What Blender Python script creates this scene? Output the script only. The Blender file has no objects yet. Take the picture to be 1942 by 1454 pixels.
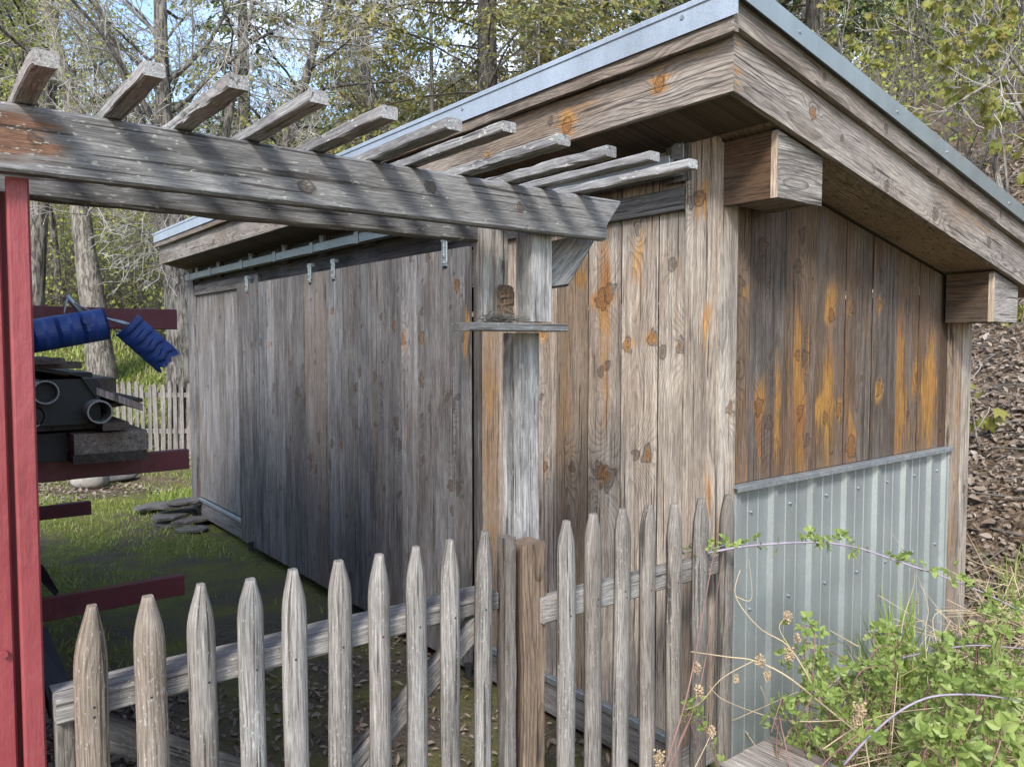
import bpy, math, random
import numpy as np
from mathutils import Vector
random.seed(7); RNG = np.random.default_rng(11)
SC = bpy.context.scene
COL = SC.collection
# ------------------------------------------------------------------ camera, sky, sun, exposure
F_PX, PX_W, PX_H = 1478.0, 1942.0, 1454.0
YAW, PITCH, EYE = math.atan(1163/1478), math.atan(75/1478), 1.80
cam = bpy.data.cameras.new('camera'); co = bpy.data.objects.new('camera', cam); COL.objects.link(co)
co.location = (0, 0, EYE); co.rotation_euler = (math.pi/2-PITCH, 0, -YAW)
cam.sensor_width = 36; cam.lens = 36*F_PX/PX_W; cam.clip_start = .05; cam.clip_end = 500
SC.camera = co
SUN_TRAVEL = Vector((1.0, .86, -1.12)).normalized()
world = bpy.data.worlds.new('World'); SC.world = world; world.use_nodes = True
wt = world.node_tree; wt.nodes.clear()
sky = wt.nodes.new('ShaderNodeTexSky'); sky.sky_type = 'NISHITA'; sky.sun_disc = False
sky.sun_elevation = math.asin(-SUN_TRAVEL.z); sky.sun_rotation = math.atan2(-SUN_TRAVEL.x, -SUN_TRAVEL.y)
bg = wt.nodes.new('ShaderNodeBackground'); bg.inputs['Strength'].default_value = .15
bgc = wt.nodes.new('ShaderNodeBackground'); bgc.inputs['Color'].default_value = (.93, .95, 1, 1); bgc.inputs['Strength'].default_value = .95
wtc = wt.nodes.new('ShaderNodeTexCoord'); wno = wt.nodes.new('ShaderNodeTexNoise'); wno.inputs['Scale'].default_value = 2.6; wno.inputs['Detail'].default_value = 6
wmap = wt.nodes.new('ShaderNodeMapping'); wmap.inputs['Location'].default_value = (.35, .1, 0); wmap.inputs['Scale'].default_value = (1, 1, 1.7)
wr = wt.nodes.new('ShaderNodeMapRange'); wr.inputs['From Min'].default_value = .68; wr.inputs['From Max'].default_value = .86
wmx = wt.nodes.new('ShaderNodeMixShader'); wo = wt.nodes.new('ShaderNodeOutputWorld')
L = wt.links.new
L(wtc.outputs['Generated'], wmap.inputs['Vector']); L(wmap.outputs[0], wno.inputs['Vector']); 
wsx = wt.nodes.new('ShaderNodeSeparateXYZ'); wma = wt.nodes.new('ShaderNodeMath'); wma.operation = 'MULTIPLY_ADD'; wma.inputs[1].default_value = .34
L(wtc.outputs['Generated'], wsx.inputs[0]); L(wsx.outputs[0], wma.inputs[0]); L(wno.outputs['Fac'], wma.inputs[2]); L(wma.outputs[0], wr.inputs['Value'])
L(sky.outputs[0], bg.inputs['Color']); L(wr.outputs[0], wmx.inputs[0]); L(bg.outputs[0], wmx.inputs[1]); L(bgc.outputs[0], wmx.inputs[2]); L(wmx.outputs[0], wo.inputs['Surface'])
sl = bpy.data.lights.new('sun', 'SUN'); so = bpy.data.objects.new('sun', sl); COL.objects.link(so)
sl.energy = 2.0; sl.angle = math.radians(12); sl.color = (1, .965, .91)
so.rotation_euler = SUN_TRAVEL.to_track_quat('-Z', 'Y').to_euler(); so.location = (-20, -18, 24)
SC.view_settings.view_transform = 'Standard'; SC.view_settings.look = 'None'; SC.view_settings.gamma = 1
SC.view_settings.exposure = 1.34; SC.view_settings.use_curve_mapping = False
SC.render.engine = 'CYCLES'; SC.cycles.max_bounces = 6; SC.cycles.transparent_max_bounces = 8
try: SC.cycles.use_denoising = True; SC.cycles.denoiser = 'OPENIMAGEDENOISE'; SC.cycles.denoising_input_passes = 'RGB_ALBEDO_NORMAL'; SC.cycles.denoising_prefilter = 'NONE'
except Exception: pass

# ------------------------------------------------------------------ measuring: photo pixel -> point in the place
FW = np.array([math.sin(YAW)*math.cos(PITCH), math.cos(YAW)*math.cos(PITCH), -math.sin(PITCH)])
RT = np.array([math.cos(YAW), -math.sin(YAW), 0]); UPV = np.cross(RT, FW); EYEV = np.array([0, 0, EYE])
def ray(x, y): return FW + RT*(x-971)/F_PX + UPV*(727-y)/F_PX
def at(x, y, ax, c):
    d = ray(x, y); i = 'XYZ'.index(ax); return EYEV + d*(c-EYEV[i])/d[i]
def atd(x, y, d): return EYEV + ray(x, y)*d

# ------------------------------------------------------------------ object helpers
def tag(o, label=None, cat=None, group=None, kind=None):
    if label: o['label'] = label
    if cat: o['category'] = cat
    if group: o['group'] = group
    if kind: o['kind'] = kind
    return o
def thing(name, label, cat, loc=(0, 0, 0), group=None):
    o = bpy.data.objects.new(name, None); COL.objects.link(o); o.location = loc; o.empty_display_size = .1
    return tag(o, label, cat, group)
def origin(o):
    v = np.zeros(3)
    while o is not None: v = v+np.array(o.location); o = o.parent
    return v
class MB:
    def __init__(s): s.v=[]; s.f=[]; s.wc=[]; s.wk=[]; s.bt=[]; s.mi=[]; s.n=0
    def add(s, v, f, wc=None, wk=None, bt=(0, 1, 0), mi=0):
        v = np.asarray(v, float); n = len(v)
        s.v.append(v); s.wc.append(v if wc is None else np.asarray(wc, float))
        s.wk.append(np.zeros((n, 3)) if wk is None else wk)
        b = np.asarray(bt, float); s.bt.append(np.tile(b, (n, 1)) if b.ndim == 1 else b)
        k = s.n; s.f += [tuple(int(i)+k for i in q) for q in f]; s.mi += [mi]*len(f); s.n += n
    def build(s, name, mats, parent=None, smooth=False, loc=None):
        mats = mats if isinstance(mats, (list, tuple)) else [mats]
        me = bpy.data.meshes.new(name); V = np.concatenate(s.v)
        o = bpy.data.objects.new(name, me); COL.objects.link(o)
        if parent is not None: o.parent = parent
        if loc is not None: o.location = np.array(loc)-(origin(parent) if parent else 0)
        off = origin(o)
        me.from_pydata((V-off).tolist(), [], s.f); 
        for m in mats: me.materials.append(m)
        if len(mats) > 1: me.polygons.foreach_set('material_index', np.array(s.mi, dtype=np.int32))
        for nm, arr in (('wc', s.wc), ('wk', s.wk), ('bt', s.bt)):
            a = me.attributes.new(nm, 'FLOAT_VECTOR', 'POINT'); a.data.foreach_set('vector', np.concatenate(arr).astype(np.float32).ravel())
        if smooth: me.polygons.foreach_set('use_smooth', np.ones(len(me.polygons), dtype=bool))
        me.update(); return o
def unit(v): v = np.asarray(v, float); return v/np.linalg.norm(v)
def newseed(): return random.uniform(0, 60)
def timber(mb, p0, p1, w, t, up=(0, 0, 1), n=None, ch=.004, jit=.0012, bt=None, cut0=0, cut1=0, sag=0, pith=None, fine=0, knots=(), stains=()):
    """sawn timber from p0 to p1 (centre line); w across, t along 'up'; cut0/cut1 slant the ends along 'up'"""
    p0 = np.asarray(p0, float); p1 = np.asarray(p1, float); a = p1-p0; Ln = np.linalg.norm(a); a = a/Ln
    T = np.asarray(up, float); T = unit(T-a*(T@a)); W = np.cross(T, a)
    n = n or max(2, int(Ln/.12)); c = min(ch, w*.3, t*.3); hw, ht = w/2, t/2
    sec = np.array([(-hw+c, -ht), (hw-c, -ht), (hw, -ht+c), (hw, ht-c), (hw-c, ht), (-hw+c, ht), (-hw, ht-c), (-hw, -ht+c)])
    if fine:
        e = np.linspace(0, 1, fine+2)[1:-1, None]; sec = np.concatenate([sec[:3], sec[2]+(sec[3]-sec[2])*e, sec[3:7], sec[6]+(sec[7]-sec[6])*e, sec[7:]])
    M8 = len(sec); wks = []
    vs, wc = [], []; sd = newseed(); pw, pt = pith or (random.uniform(-.5, .5)*w, random.choice((-1, 1))*(t*.5+random.uniform(.01, .09)))
    for i in range(n+1):
        s = i/n; sc = sec+RNG.normal(0, jit if not fine else jit*.4, (M8, 2))*(0 if i in (0, n) else 1)
        al = s*Ln+np.where(s < .001, cut0*sc[:, 1], 0)+np.where(s > .999, cut1*sc[:, 1], 0)
        b = sag*math.sin(math.pi*s)
        vs.append(p0+np.outer(al, a)+np.outer(sc[:, 0], W)+np.outer(sc[:, 1]-b, T)); wc.append(np.column_stack([al+sd, sc[:, 0]-pw, sc[:, 1]-pt]))
        if knots or stains:
            k_ = np.zeros((M8, 3)); face = np.abs(sc[:, 0]) > hw*.5
            for ka, kb, r in knots: k_[:, 0] += face*.03*np.exp(-((al-ka)/(4*r))**2-((sc[:, 1]-kb)/(1.9*r))**2); k_[:, 2] = np.maximum(k_[:, 2], face*np.clip(1.2-np.sqrt(((al-ka)/r)**2+((sc[:, 1]-kb)/r)**2), 0, 1))
            for ka, kb, la, lb, s_ in stains: k_[:, 1] = np.maximum(k_[:, 1], face*s_*np.exp(-((al-ka)/la)**2-((sc[:, 1]-kb)/lb)**2))
            wks.append(k_)
    f = [(M8*i+j, M8*i+(j+1) % M8, M8*i+M8+(j+1) % M8, M8*i+M8+j) for i in range(n) for j in range(M8)]
    f += [tuple(range(M8-1, -1, -1)), tuple(range(M8*n, M8*n+M8))]
    b = bt if bt is not None else (random.uniform(0, .25), random.uniform(.85, 1.12), 0)
    mb.add(np.concatenate(vs), f, np.concatenate(wc), np.concatenate(wks) if wks else None, b)
def bx(mb, lo, hi, bt=(0, 1, 0), mi=0, ch=.003, axis=None):
    lo = np.array(lo, float); hi = np.array(hi, float); d = hi-lo; k = int(np.argmax(d)) if axis is None else axis
    c = (lo+hi)/2; p0 = c.copy(); p1 = c.copy(); p0[k] = lo[k]; p1[k] = hi[k]
    up = np.eye(3)[2 if k != 2 else 1]; r = [i for i in range(3) if i != k]; ui = 2 if k != 2 else 1; wi = [i for i in r if i != ui][0]
    m0 = len(mb.f); timber(mb, p0, p1, d[wi], d[ui], up, ch=ch, jit=0, bt=bt, n=max(1, int(d[k]/.3)))
    for i in range(m0, len(mb.f)): mb.mi[i] = mi
def tube(mb, pts, rad, n=8, mi=0, cap=True, bt=(0, 1, 0)):
    P = np.asarray(pts, float); m = len(P); rad = np.full(m, rad) if np.isscalar(rad) else np.asarray(rad, float)
    T = np.gradient(P, axis=0); T /= np.linalg.norm(T, axis=1)[:, None]+1e-12
    ref = np.array([0, 0, 1.]) if abs(T[0][2]) < .9 else np.array([1., 0, 0]); vs = []; wc = []; al = 0; sd = newseed()
    for i in range(m):
        u = unit(np.cross(ref, T[i])); w = np.cross(T[i], u); ref = np.cross(T[i], u) if abs(T[i]@np.cross(T[i], u)) < 2 else ref
        ref = w if False else ref
        th = np.arange(n)*2*math.pi/n; vs.append(P[i]+rad[i]*(np.outer(np.cos(th), u)+np.outer(np.sin(th), w)))
        if i: al += np.linalg.norm(P[i]-P[i-1])
        wc.append(np.column_stack([np.full(n, al+sd), rad[i]*np.cos(th), rad[i]*np.sin(th)]))
        ref = w
    f = [(n*i+j, n*i+(j+1) % n, n*i+n+(j+1) % n, n*i+n+j) for i in range(m-1) for j in range(n)]
    if cap: f += [tuple(range(n-1, -1, -1)), tuple(range(n*(m-1), n*m))]
    mb.add(np.concatenate(vs), f, np.concatenate(wc), None, bt, mi)
def prism(mb, poly, ext, mi=0, bt=(0, 1, 0), grain=None):
    """polygon (list of 3-D points) extruded by vector ext; grain = unit direction of the fibres"""
    A = np.asarray(poly, float); n = len(A); V = np.concatenate([A, A+np.asarray(ext, float)])
    f = [tuple(range(n-1, -1, -1)), tuple(range(n, 2*n))]+[(i, (i+1) % n, n+(i+1) % n, n+i) for i in range(n)]
    nr = np.zeros(3)
    for i in range(n): nr += np.cross(A[i], A[(i+1) % n])
    if nr@np.asarray(ext) < 0: f = [q[::-1] for q in f]
    wc = None
    if grain is not None:
        g = unit(grain); e = unit(ext); w = np.cross(e, g); c = V-A.mean(0); sd = newseed()
        wc = np.column_stack([c@g+sd, c@w+random.uniform(-.05, .05), c@e+random.uniform(.03, .09)])
    mb.add(V, f, wc, None, bt, mi)
def planks(mb, O, U, V, N, edges, vb, vt, thick=.022, knots=(), stains=(), res=.014, nk=2.2, tones=None, gap=.006, orange=.25, proud=.004):
    """boards standing side by side on a wall: u across the wall, v along the boards, N out of the wall"""
    O, U, V, N = [np.asarray(q, float) for q in (O, U, V, N)]
    for bi, (u0, u1) in enumerate(zip(edges[:-1], edges[1:])):
        a0, a1 = u0+gap/2, u1-gap/2; um = (a0+a1)/2; h = max(vt(a0), vt(a1))-vb(um)
        nu = max(2, int((a1-a0)/res)); nv = max(2, int(h/res)); uu = np.linspace(a0, a1, nu+1); ss = np.linspace(0, 1, nv+1)
        Ug = np.repeat(uu[None], nv+1, 0); top = np.array([vt(q) for q in uu]); bot = np.array([vb(q) for q in uu]); Vg = bot[None]+ss[:, None]*(top-bot)[None]
        kl = [(k[0], k[1], k[2]*1.3) for k in knots if u0 <= k[0] < u1]; sl_ = [k for k in stains if u0 <= k[0] < u1]
        for _ in range(RNG.poisson(nk)):
            ku = random.uniform(a0+.01, a1-.01); kv = vb(um)+random.uniform(.03, .97)*h; r = random.uniform(.005, .009)+random.random()**3*.012; kl.append((ku, kv, r))
            if random.random() < orange: sl_.append((ku, kv, r*1.5, r*3, r*4, random.uniform(.3, .8)))
        kf = np.zeros_like(Ug); st = np.zeros_like(Ug); kn = np.zeros_like(Ug)
        wob = .5+.5*np.sin(Vg*37+bi*3)*np.sin(Vg*11+bi)
        for ku, kv, r in kl:
            du, dv = Ug-ku, Vg-kv
            kf += .05*min(1.2, r/.016)*np.exp(-(du/(2.1*r))**2-(dv/(5*r))**2)
            rr = np.sqrt((du/r)**2+(dv/(r*1.5))**2); wv_ = .22*np.sin(3*np.arctan2(dv, du)+ku*40)+.15*np.sin(5*np.arctan2(dv, du)+kv*30); kn = np.maximum(kn, np.clip(1.2-rr*(1+wv_)*random.uniform(1.0, 1.5), 0, 1))
        for su, sv, hw, hu, hd, s in sl_:
            du, dv = Ug-su+.006*np.sin(Vg*23+su*50), Vg-sv
            w = hw*(.75+.35*wob)
            st = np.maximum(st, s*np.exp(-np.abs(du/w)**2.4)*np.where(dv > 0, np.exp(-(dv/hu)**2), np.exp(-(dv/hd)**2)))
        pr = thick+random.uniform(0, proud); cup = random.uniform(-.0015, .0025)
        Dg = pr+cup*((Ug-um)/(a1-a0)*2)**2
        m = (nu+1)*(nv+1)
        front = O+Ug.ravel()[:, None]*U+Vg.ravel()[:, None]*V+Dg.ravel()[:, None]*N
        idx = np.arange(m).reshape(nv+1, nu+1)
        ring = np.concatenate([idx[0, :-1], idx[:-1, -1], idx[-1, :0:-1], idx[:0:-1, 0]])
        rb = front[ring]-N*(Dg.ravel()[ring]-.0)[:, None]
        f = np.column_stack([idx[:-1, :-1].ravel(), idx[:-1, 1:].ravel(), idx[1:, 1:].ravel(), idx[1:, :-1].ravel()]).tolist()
        flip = np.cross(U, V)@N < 0
        nr = len(ring); f2 = [(ring[i], m+i, m+(i+1) % nr, ring[(i+1) % nr]) for i in range(nr)]
        f2.append(tuple(m+i for i in range(nr))[::-1])
        if flip: f = [q[::-1] for q in f]; f2 = [q[::-1] for q in f2]
        sd = newseed(); pu = random.uniform(-.6, .6)*(a1-a0); pt = random.uniform(.015, .08)
        w1 = np.column_stack([Vg.ravel()+sd, (Ug-um).ravel()-pu, Dg.ravel()*0+pt]); w2 = np.column_stack([Vg.ravel()[ring]+sd, (Ug-um).ravel()[ring]-pu, np.full(nr, pt+.02)])
        k1 = np.column_stack([kf.ravel(), st.ravel(), kn.ravel()]); k2 = np.zeros((nr, 3))
        tn = tones[bi] if tones and bi < len(tones) else (random.uniform(0, .5), random.uniform(.82, 1.15), random.uniform(0, .4))
        mb.add(np.concatenate([front, rb]), f+f2, np.concatenate([w1, w2]), np.concatenate([k1, k2]), tn)

# ------------------------------------------------------------------ materials
def newmat(name):
    m = bpy.data.materials.new(name); m.use_nodes = True; nt = m.node_tree; nt.nodes.clear()
    out = nt.nodes.new('ShaderNodeOutputMaterial'); p = nt.nodes.new('ShaderNodeBsdfPrincipled'); nt.links.new(p.outputs[0], out.inputs['Surface'])
    return m, nt, p
class N:
    """terse node building: values may be sockets, numbers or tuples"""
    def __init__(s, nt): s.nt = nt
    def put(s, sock, v):
        if hasattr(v, 'is_linked'): s.nt.links.new(v, sock)
        else:
            if isinstance(v, (tuple, list)) and sock.type == 'RGBA' and len(v) == 3: v = (*v, 1)
            sock.default_value = v
    def math(s, op, a, b=0, clamp=False):
        n = s.nt.nodes.new('ShaderNodeMath'); n.operation = op; n.use_clamp = clamp; s.put(n.inputs[0], a); s.put(n.inputs[1], b); return n.outputs[0]
    def mix(s, f, a, b, mode='MIX'):
        n = s.nt.nodes.new('ShaderNodeMix'); n.data_type = 'RGBA'; n.blend_type = mode; n.clamp_factor = True
        s.put(n.inputs[0], f); s.put(n.inputs[6], a); s.put(n.inputs[7], b); return n.outputs[2]
    def rng(s, v, a, b, c=0, d=1, smooth=False):
        n = s.nt.nodes.new('ShaderNodeMapRange'); n.interpolation_type = 'SMOOTHSTEP' if smooth else 'LINEAR'
        for i, q in enumerate((v, a, b, c, d)): s.put(n.inputs[i], q)
        return n.outputs[0]
    def comb(s, x, y, z):
        n = s.nt.nodes.new('ShaderNodeCombineXYZ'); s.put(n.inputs[0], x); s.put(n.inputs[1], y); s.put(n.inputs[2], z); return n.outputs[0]
    def sep(s, v):
        n = s.nt.nodes.new('ShaderNodeSeparateXYZ'); s.put(n.inputs[0], v); return n.outputs
    def attr(s, nm):
        n = s.nt.nodes.new('ShaderNodeAttribute'); n.attribute_name = nm; return n.outputs['Vector']
    def vmul(s, v, k):
        n = s.nt.nodes.new('ShaderNodeVectorMath'); n.operation = 'MULTIPLY'; s.put(n.inputs[0], v); s.put(n.inputs[1], k); return n.outputs[0]
    def noise(s, v, scale=1, detail=2, rough=.5, dist=0):
        n = s.nt.nodes.new('ShaderNodeTexNoise'); s.put(n.inputs['Vector'], v); s.put(n.inputs['Scale'], scale); s.put(n.inputs['Detail'], detail)
        s.put(n.inputs['Roughness'], rough); s.put(n.inputs['Distortion'], dist); return n.outputs['Fac']
    def voro(s, v, scale, feat='F1'):
        n = s.nt.nodes.new('ShaderNodeTexVoronoi'); n.feature = feat; s.put(n.inputs['Vector'], v); s.put(n.inputs['Scale'], scale); return n.outputs
    def ramp(s, v, stops):
        n = s.nt.nodes.new('ShaderNodeValToRGB'); e = n.color_ramp.elements
        while len(e) < len(stops): e.new(.5)
        for q, (p, c) in zip(e, stops): q.position = p; q.color = (*c, 1)
        s.put(n.inputs[0], v); return n.outputs[0]
    def bump(s, h, strength, dist=.01):
        n = s.nt.nodes.new('ShaderNodeBump'); s.put(n.inputs['Strength'], strength); s.put(n.inputs['Distance'], dist); s.put(n.inputs['Height'], h); return n.outputs[0]
    def obj(s): 
        n = s.nt.nodes.new('ShaderNodeTexCoord'); return n.outputs['Object']
    def rand(s):
        n = s.nt.nodes.new('ShaderNodeObjectInfo'); return n.outputs['Random']
def wood(name, light, mid, dark, brown, brown_amt=.3, ring=.45, spacing=.011, lichen=0, warp=.03, orange=(.34, .15, .05), amber=(.44, .24, .07), rough=.85, knotty=0, streak=1, lsc=(26, 75), lth=.73):
    m, nt, p = newmat(name); g = N(nt)
    wx, wy, wz = g.sep(g.attr('wc'))[:]; kf, st, kn = g.sep(g.attr('wk'))[:]; bb, br, bw = g.sep(g.attr('bt'))[:]
    R = g.math('SQRT', g.math('ADD', g.math('MULTIPLY', wy, wy), g.math('MULTIPLY', wz, wz)))
    wv = g.noise(g.comb(g.math('MULTIPLY', wx, 1.7), g.math('MULTIPLY', wy, 6), g.math('MULTIPLY', wz, 6)), 1, 2)
    R = g.math('ADD', g.math('ADD', R, kf), g.math('MULTIPLY', wv, warp*2))
    if knotty:      # loose random knots for timbers without knots of their own
        vo = g.voro(g.comb(g.math('MULTIPLY', wx, 2.2), g.math('MULTIPLY', wy, 9), 0), 1)
        kd = g.rng(vo['Distance'], 0, .34, 1, 0, True); keep = g.math('GREATER_THAN', g.sep(vo['Color'])[0], 1-knotty)
        kd = g.math('MULTIPLY', kd, keep); R = g.math('ADD', R, g.math('MULTIPLY', kd, .03)); kn = g.math('MAXIMUM', kn, g.rng(kd, .75, .92))
    fr = g.math('FRACT', g.math('MULTIPLY', R, 1/spacing))
    rg = g.ramp(fr, [(0, (.05,)*3), (.5, (.12,)*3), (.78, (.6,)*3), (.88, (1,)*3), (.97, (1,)*3), (1, (.05,)*3)])
    fade = g.noise(g.comb(g.math('MULTIPLY', wx, 1.1), g.math('MULTIPLY', wy, 7), wz), 1.3, 3)
    rg = g.math('MULTIPLY', rg, g.rng(fade, .3, .62, .25, 1))
    fib = g.noise(g.comb(g.math('MULTIPLY', wx, 6), g.math('MULTIPLY', wy, 190), g.math('MULTIPLY', wz, 190)), 1, 4, .7)
    stk = g.noise(g.comb(g.math('MULTIPLY', wx, 1.5), g.math('MULTIPLY', wy, 55), g.math('MULTIPLY', wz, 55)), 1, 4, .68)
    blo = g.noise(g.comb(g.math('MULTIPLY', wx, 2.3), g.math('MULTIPLY', wy, 8), g.math('MULTIPLY', wz, 8)), 1, 5, .62)
    bl2 = g.noise(g.comb(g.math('MULTIPLY', wx, .9), g.math('MULTIPLY', wy, 3), wz), 1, 3, .5)
    c = g.mix(g.math('MULTIPLY', g.rng(stk, .38, .60), .4+.6*streak), light, mid)
    c = g.mix(g.math('ADD', g.math('MULTIPLY', g.rng(blo, .44, .62), .65), g.math('MULTIPLY', g.rng(stk, .56, .66), .5*streak)), c, dark)
    lng = g.noise(g.comb(g.math('MULTIPLY', wx, .7), g.math('MULTIPLY', wy, 24), g.math('MULTIPLY', wz, 24)), 1, 4, .6)
    c = g.mix(g.math('MULTIPLY', g.rng(lng, .52, .68), .75*streak), c, g.mix(.6, dark, (.03, .028, .028)))
    c = g.mix(g.math('ADD', g.math('MULTIPLY', g.rng(bl2, .4, .66), brown_amt), g.math('MULTIPLY', bb, .8)), c, brown)
    c = g.mix(g.math('MULTIPLY', bw, .6), c, g.mix(.5, c, (.33, .235, .15)))
    sv = g.math('MULTIPLY', g.rng(g.math('ADD', g.math('ADD', st, g.math('MULTIPLY', g.math('SUBTRACT', stk, .5), 1.5)), g.math('ADD', g.math('MULTIPLY', g.math('SUBTRACT', blo, .5), .7), g.math('MULTIPLY', g.math('SUBTRACT', fib, .5), 1.1))), .26, .66, 0, .92), g.rng(st, .04, .2))
    c = g.mix(g.math('MULTIPLY', sv, 1.0, True), c, g.mix(g.rng(blo, .35, .6), orange, amber))
    c = g.mix(g.math('MULTIPLY', rg, ring), c, g.mix(.82, c, (.035, .026, .02)))
    c = g.mix(1, c, g.ramp(g.rng(fib, .25, .75), [(0, (.55,)*3), (1, (1.38,)*3)]), 'MULTIPLY')
    fi2 = g.noise(g.comb(g.math('MULTIPLY', wx, 22), g.math('MULTIPLY', wy, 430), g.math('MULTIPLY', wz, 430)), 1, 2, .6); c = g.mix(1, c, g.ramp(g.rng(fi2, .3, .7), [(0, (.62,)*3), (1, (1.34,)*3)]), 'MULTIPLY')
    crk = g.noise(g.comb(g.math('MULTIPLY', wx, 2.6), g.math('MULTIPLY', wy, 95), g.math('MULTIPLY', wz, 95)), 1, 2, .5)
    ck = g.rng(crk, .62, .67); c = g.mix(g.math('MULTIPLY', ck, .8), c, (.03, .025, .022))
    kn = g.math('MULTIPLY', kn, g.rng(g.noise(g.comb(g.math('MULTIPLY', wx, 45), g.math('MULTIPLY', wy, 60), wz), 1, 3), .3, .62, .35, 1.15)); kk = g.rng(kn, .10, .5); c = g.mix(g.math('MULTIPLY', kk, .75), c, g.mix(g.rng(g.math('FRACT', g.math('MULTIPLY', kn, 4)), .2, .8), (.05, .03, .02), g.mix(sv, (.12, .085, .06), orange)))
    kedge = g.math('MULTIPLY', g.rng(kn, .03, .12), g.rng(kn, .35, .14)); c = g.mix(g.math('MULTIPLY', kedge, .7), c, (.03, .022, .018))
    if lichen:
        lv = g.comb(g.math('MULTIPLY', wx, lsc[0]), g.math('MULTIPLY', wy, lsc[1]), g.math('MULTIPLY', wz, lsc[1]))
        ln = g.math('ADD', g.noise(lv, 1, 3, .6), g.math('MULTIPLY', g.noise(g.comb(g.math('MULTIPLY', wx, 2), g.math('MULTIPLY', wy, 5), wz), 1, 2), .25))
        c = g.mix(g.math('MULTIPLY', g.rng(ln, lth, lth+.05), lichen), c, (.47, .49, .44))
    n = nt.nodes.new('ShaderNodeVectorMath'); n.operation = 'SCALE'; g.put(n.inputs[0], c); g.put(n.inputs['Scale'], br)
    g.put(p.inputs['Base Color'], n.outputs[0]); p.inputs['Roughness'].default_value = rough; p.inputs['Specular IOR Level'].default_value = .25
    h = g.math('ADD', g.math('ADD', g.math('MULTIPLY', rg, .5), fib), g.math('MULTIPLY', ck, -1.2))
    g.put(p.inputs['Normal'], g.bump(h, .28, .003))
    return m
def metal(name, col, rough=.42, met=.65, spangle=.12, scale=60, bump=.15):
    m, nt, p = newmat(name); g = N(nt); v = g.obj()
    vo = g.voro(v, scale)['Color']; s = g.sep(vo)[0]; b = g.noise(v, 3, 4); dr = g.noise(g.vmul(v, (9, 9, .6)), 1.5, 4)
    k = g.math('ADD', 1-spangle, g.math('MULTIPLY', s, spangle*2)); k = g.math('MULTIPLY', k, g.rng(b, .3, .7, .86, 1.1)); k = g.math('MULTIPLY', k, g.rng(dr, .3, .7, .92, 1.06))
    n = nt.nodes.new('ShaderNodeVectorMath'); n.operation = 'SCALE'; n.inputs[0].default_value = col; g.put(n.inputs['Scale'], k)
    g.put(p.inputs['Base Color'], n.outputs[0]); p.inputs['Metallic'].default_value = met; g.put(p.inputs['Roughness'], g.math('ADD', rough, g.math('MULTIPLY', s, .12)))
    g.put(p.inputs['Normal'], g.bump(g.noise(v, 7, 2), bump, .01)); return m
def plain(name, col, rough=.6, var=.2, scale=8, bump=.1, bscale=60, met=0, trans=0):
    m, nt, p = newmat(name); g = N(nt); v = g.obj(); a = g.noise(v, scale, 5, .6)
    n = nt.nodes.new('ShaderNodeVectorMath'); n.operation = 'SCALE'; n.inputs[0].default_value = col; g.put(n.inputs['Scale'], g.rng(a, .3, .7, 1-var, 1+var))
    g.put(p.inputs['Base Color'], n.outputs[0]); p.inputs['Roughness'].default_value = rough; p.inputs['Metallic'].default_value = met
    if bump: g.put(p.inputs['Normal'], g.bump(g.noise(v, bscale, 4), bump, .01))
    return m
def red_paint(name, ca, cb):
    m, nt, p = newmat(name); g = N(nt); v = g.obj()
    big = g.noise(g.vmul(v, (3, 3, 1)), 2, 4); lump = g.noise(g.vmul(v, (1, 1, .5)), 28, 4, .6); chip = g.noise(v, 55, 3, .6); chm = g.noise(v, 6, 3)
    c = g.mix(g.rng(big, .3, .7), ca, cb); c = g.mix(g.math('MULTIPLY', g.rng(chip, .72, .76), g.rng(chm, .5, .6)), c, (.45, .28, .24))
    c = g.mix(g.math('MULTIPLY', g.rng(lump, .55, .3), .25), c, (.2, .02, .025))
    sc = g.noise(g.vmul(v, (38, 38, 2.2)), 1, 5, .7); c = g.mix(g.math('MULTIPLY', g.rng(sc, .55, .68), .45), c, (.11, .022, .024)); gr = g.noise(v, 4, 5, .7); c = g.mix(g.math('MULTIPLY', g.rng(gr, .55, .7), .35), c, (.20, .10, .085))
    g.put(p.inputs['Base Color'], c); p.inputs['Roughness'].default_value = .55; g.put(p.inputs['Normal'], g.bump(g.math('ADD', lump, g.math('MULTIPLY', sc, .6)), .6, .006)); return m
def leafmat(name, cols, trans=.35, rough=.5):
    m, nt, p = newmat(name); g = N(nt); lv = g.sep(g.attr('bt'))[0]
    c = g.ramp(lv, [(i/(len(cols)-1), q) for i, q in enumerate(cols)])
    g.put(p.inputs['Base Color'], c); p.inputs['Roughness'].default_value = rough; p.inputs['Specular IOR Level'].default_value = .3
    t = nt.nodes.new('ShaderNodeBsdfTranslucent'); g.put(t.inputs['Color'], c); mx = nt.nodes.new('ShaderNodeMixShader'); mx.inputs[0].default_value = trans
    nt.links.new(p.outputs[0], mx.inputs[1]); nt.links.new(t.outputs[0], mx.inputs[2]); out = [q for q in nt.nodes if q.type == 'OUTPUT_MATERIAL'][0]; nt.links.new(mx.outputs[0], out.inputs['Surface'])
    return m
def bark(name, a, b, ridge=14, patch=None):
    m, nt, p = newmat(name); g = N(nt); v = g.obj(); w = g.vmul(v, (ridge, ridge, ridge*.16)); n1 = g.noise(w, 1, 5, .7, .8); n2 = g.noise(v, 2.2, 4)
    c = g.mix(g.rng(n1, .42, .56), a, b); c = g.mix(g.math('MULTIPLY', g.rng(n2, .5, .68), .3), c, patch or (.30, .30, .26))
    g.put(p.inputs['Base Color'], c); p.inputs['Roughness'].default_value = .9; g.put(p.inputs['Normal'], g.bump(n1, .8, .03)); return m

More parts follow.
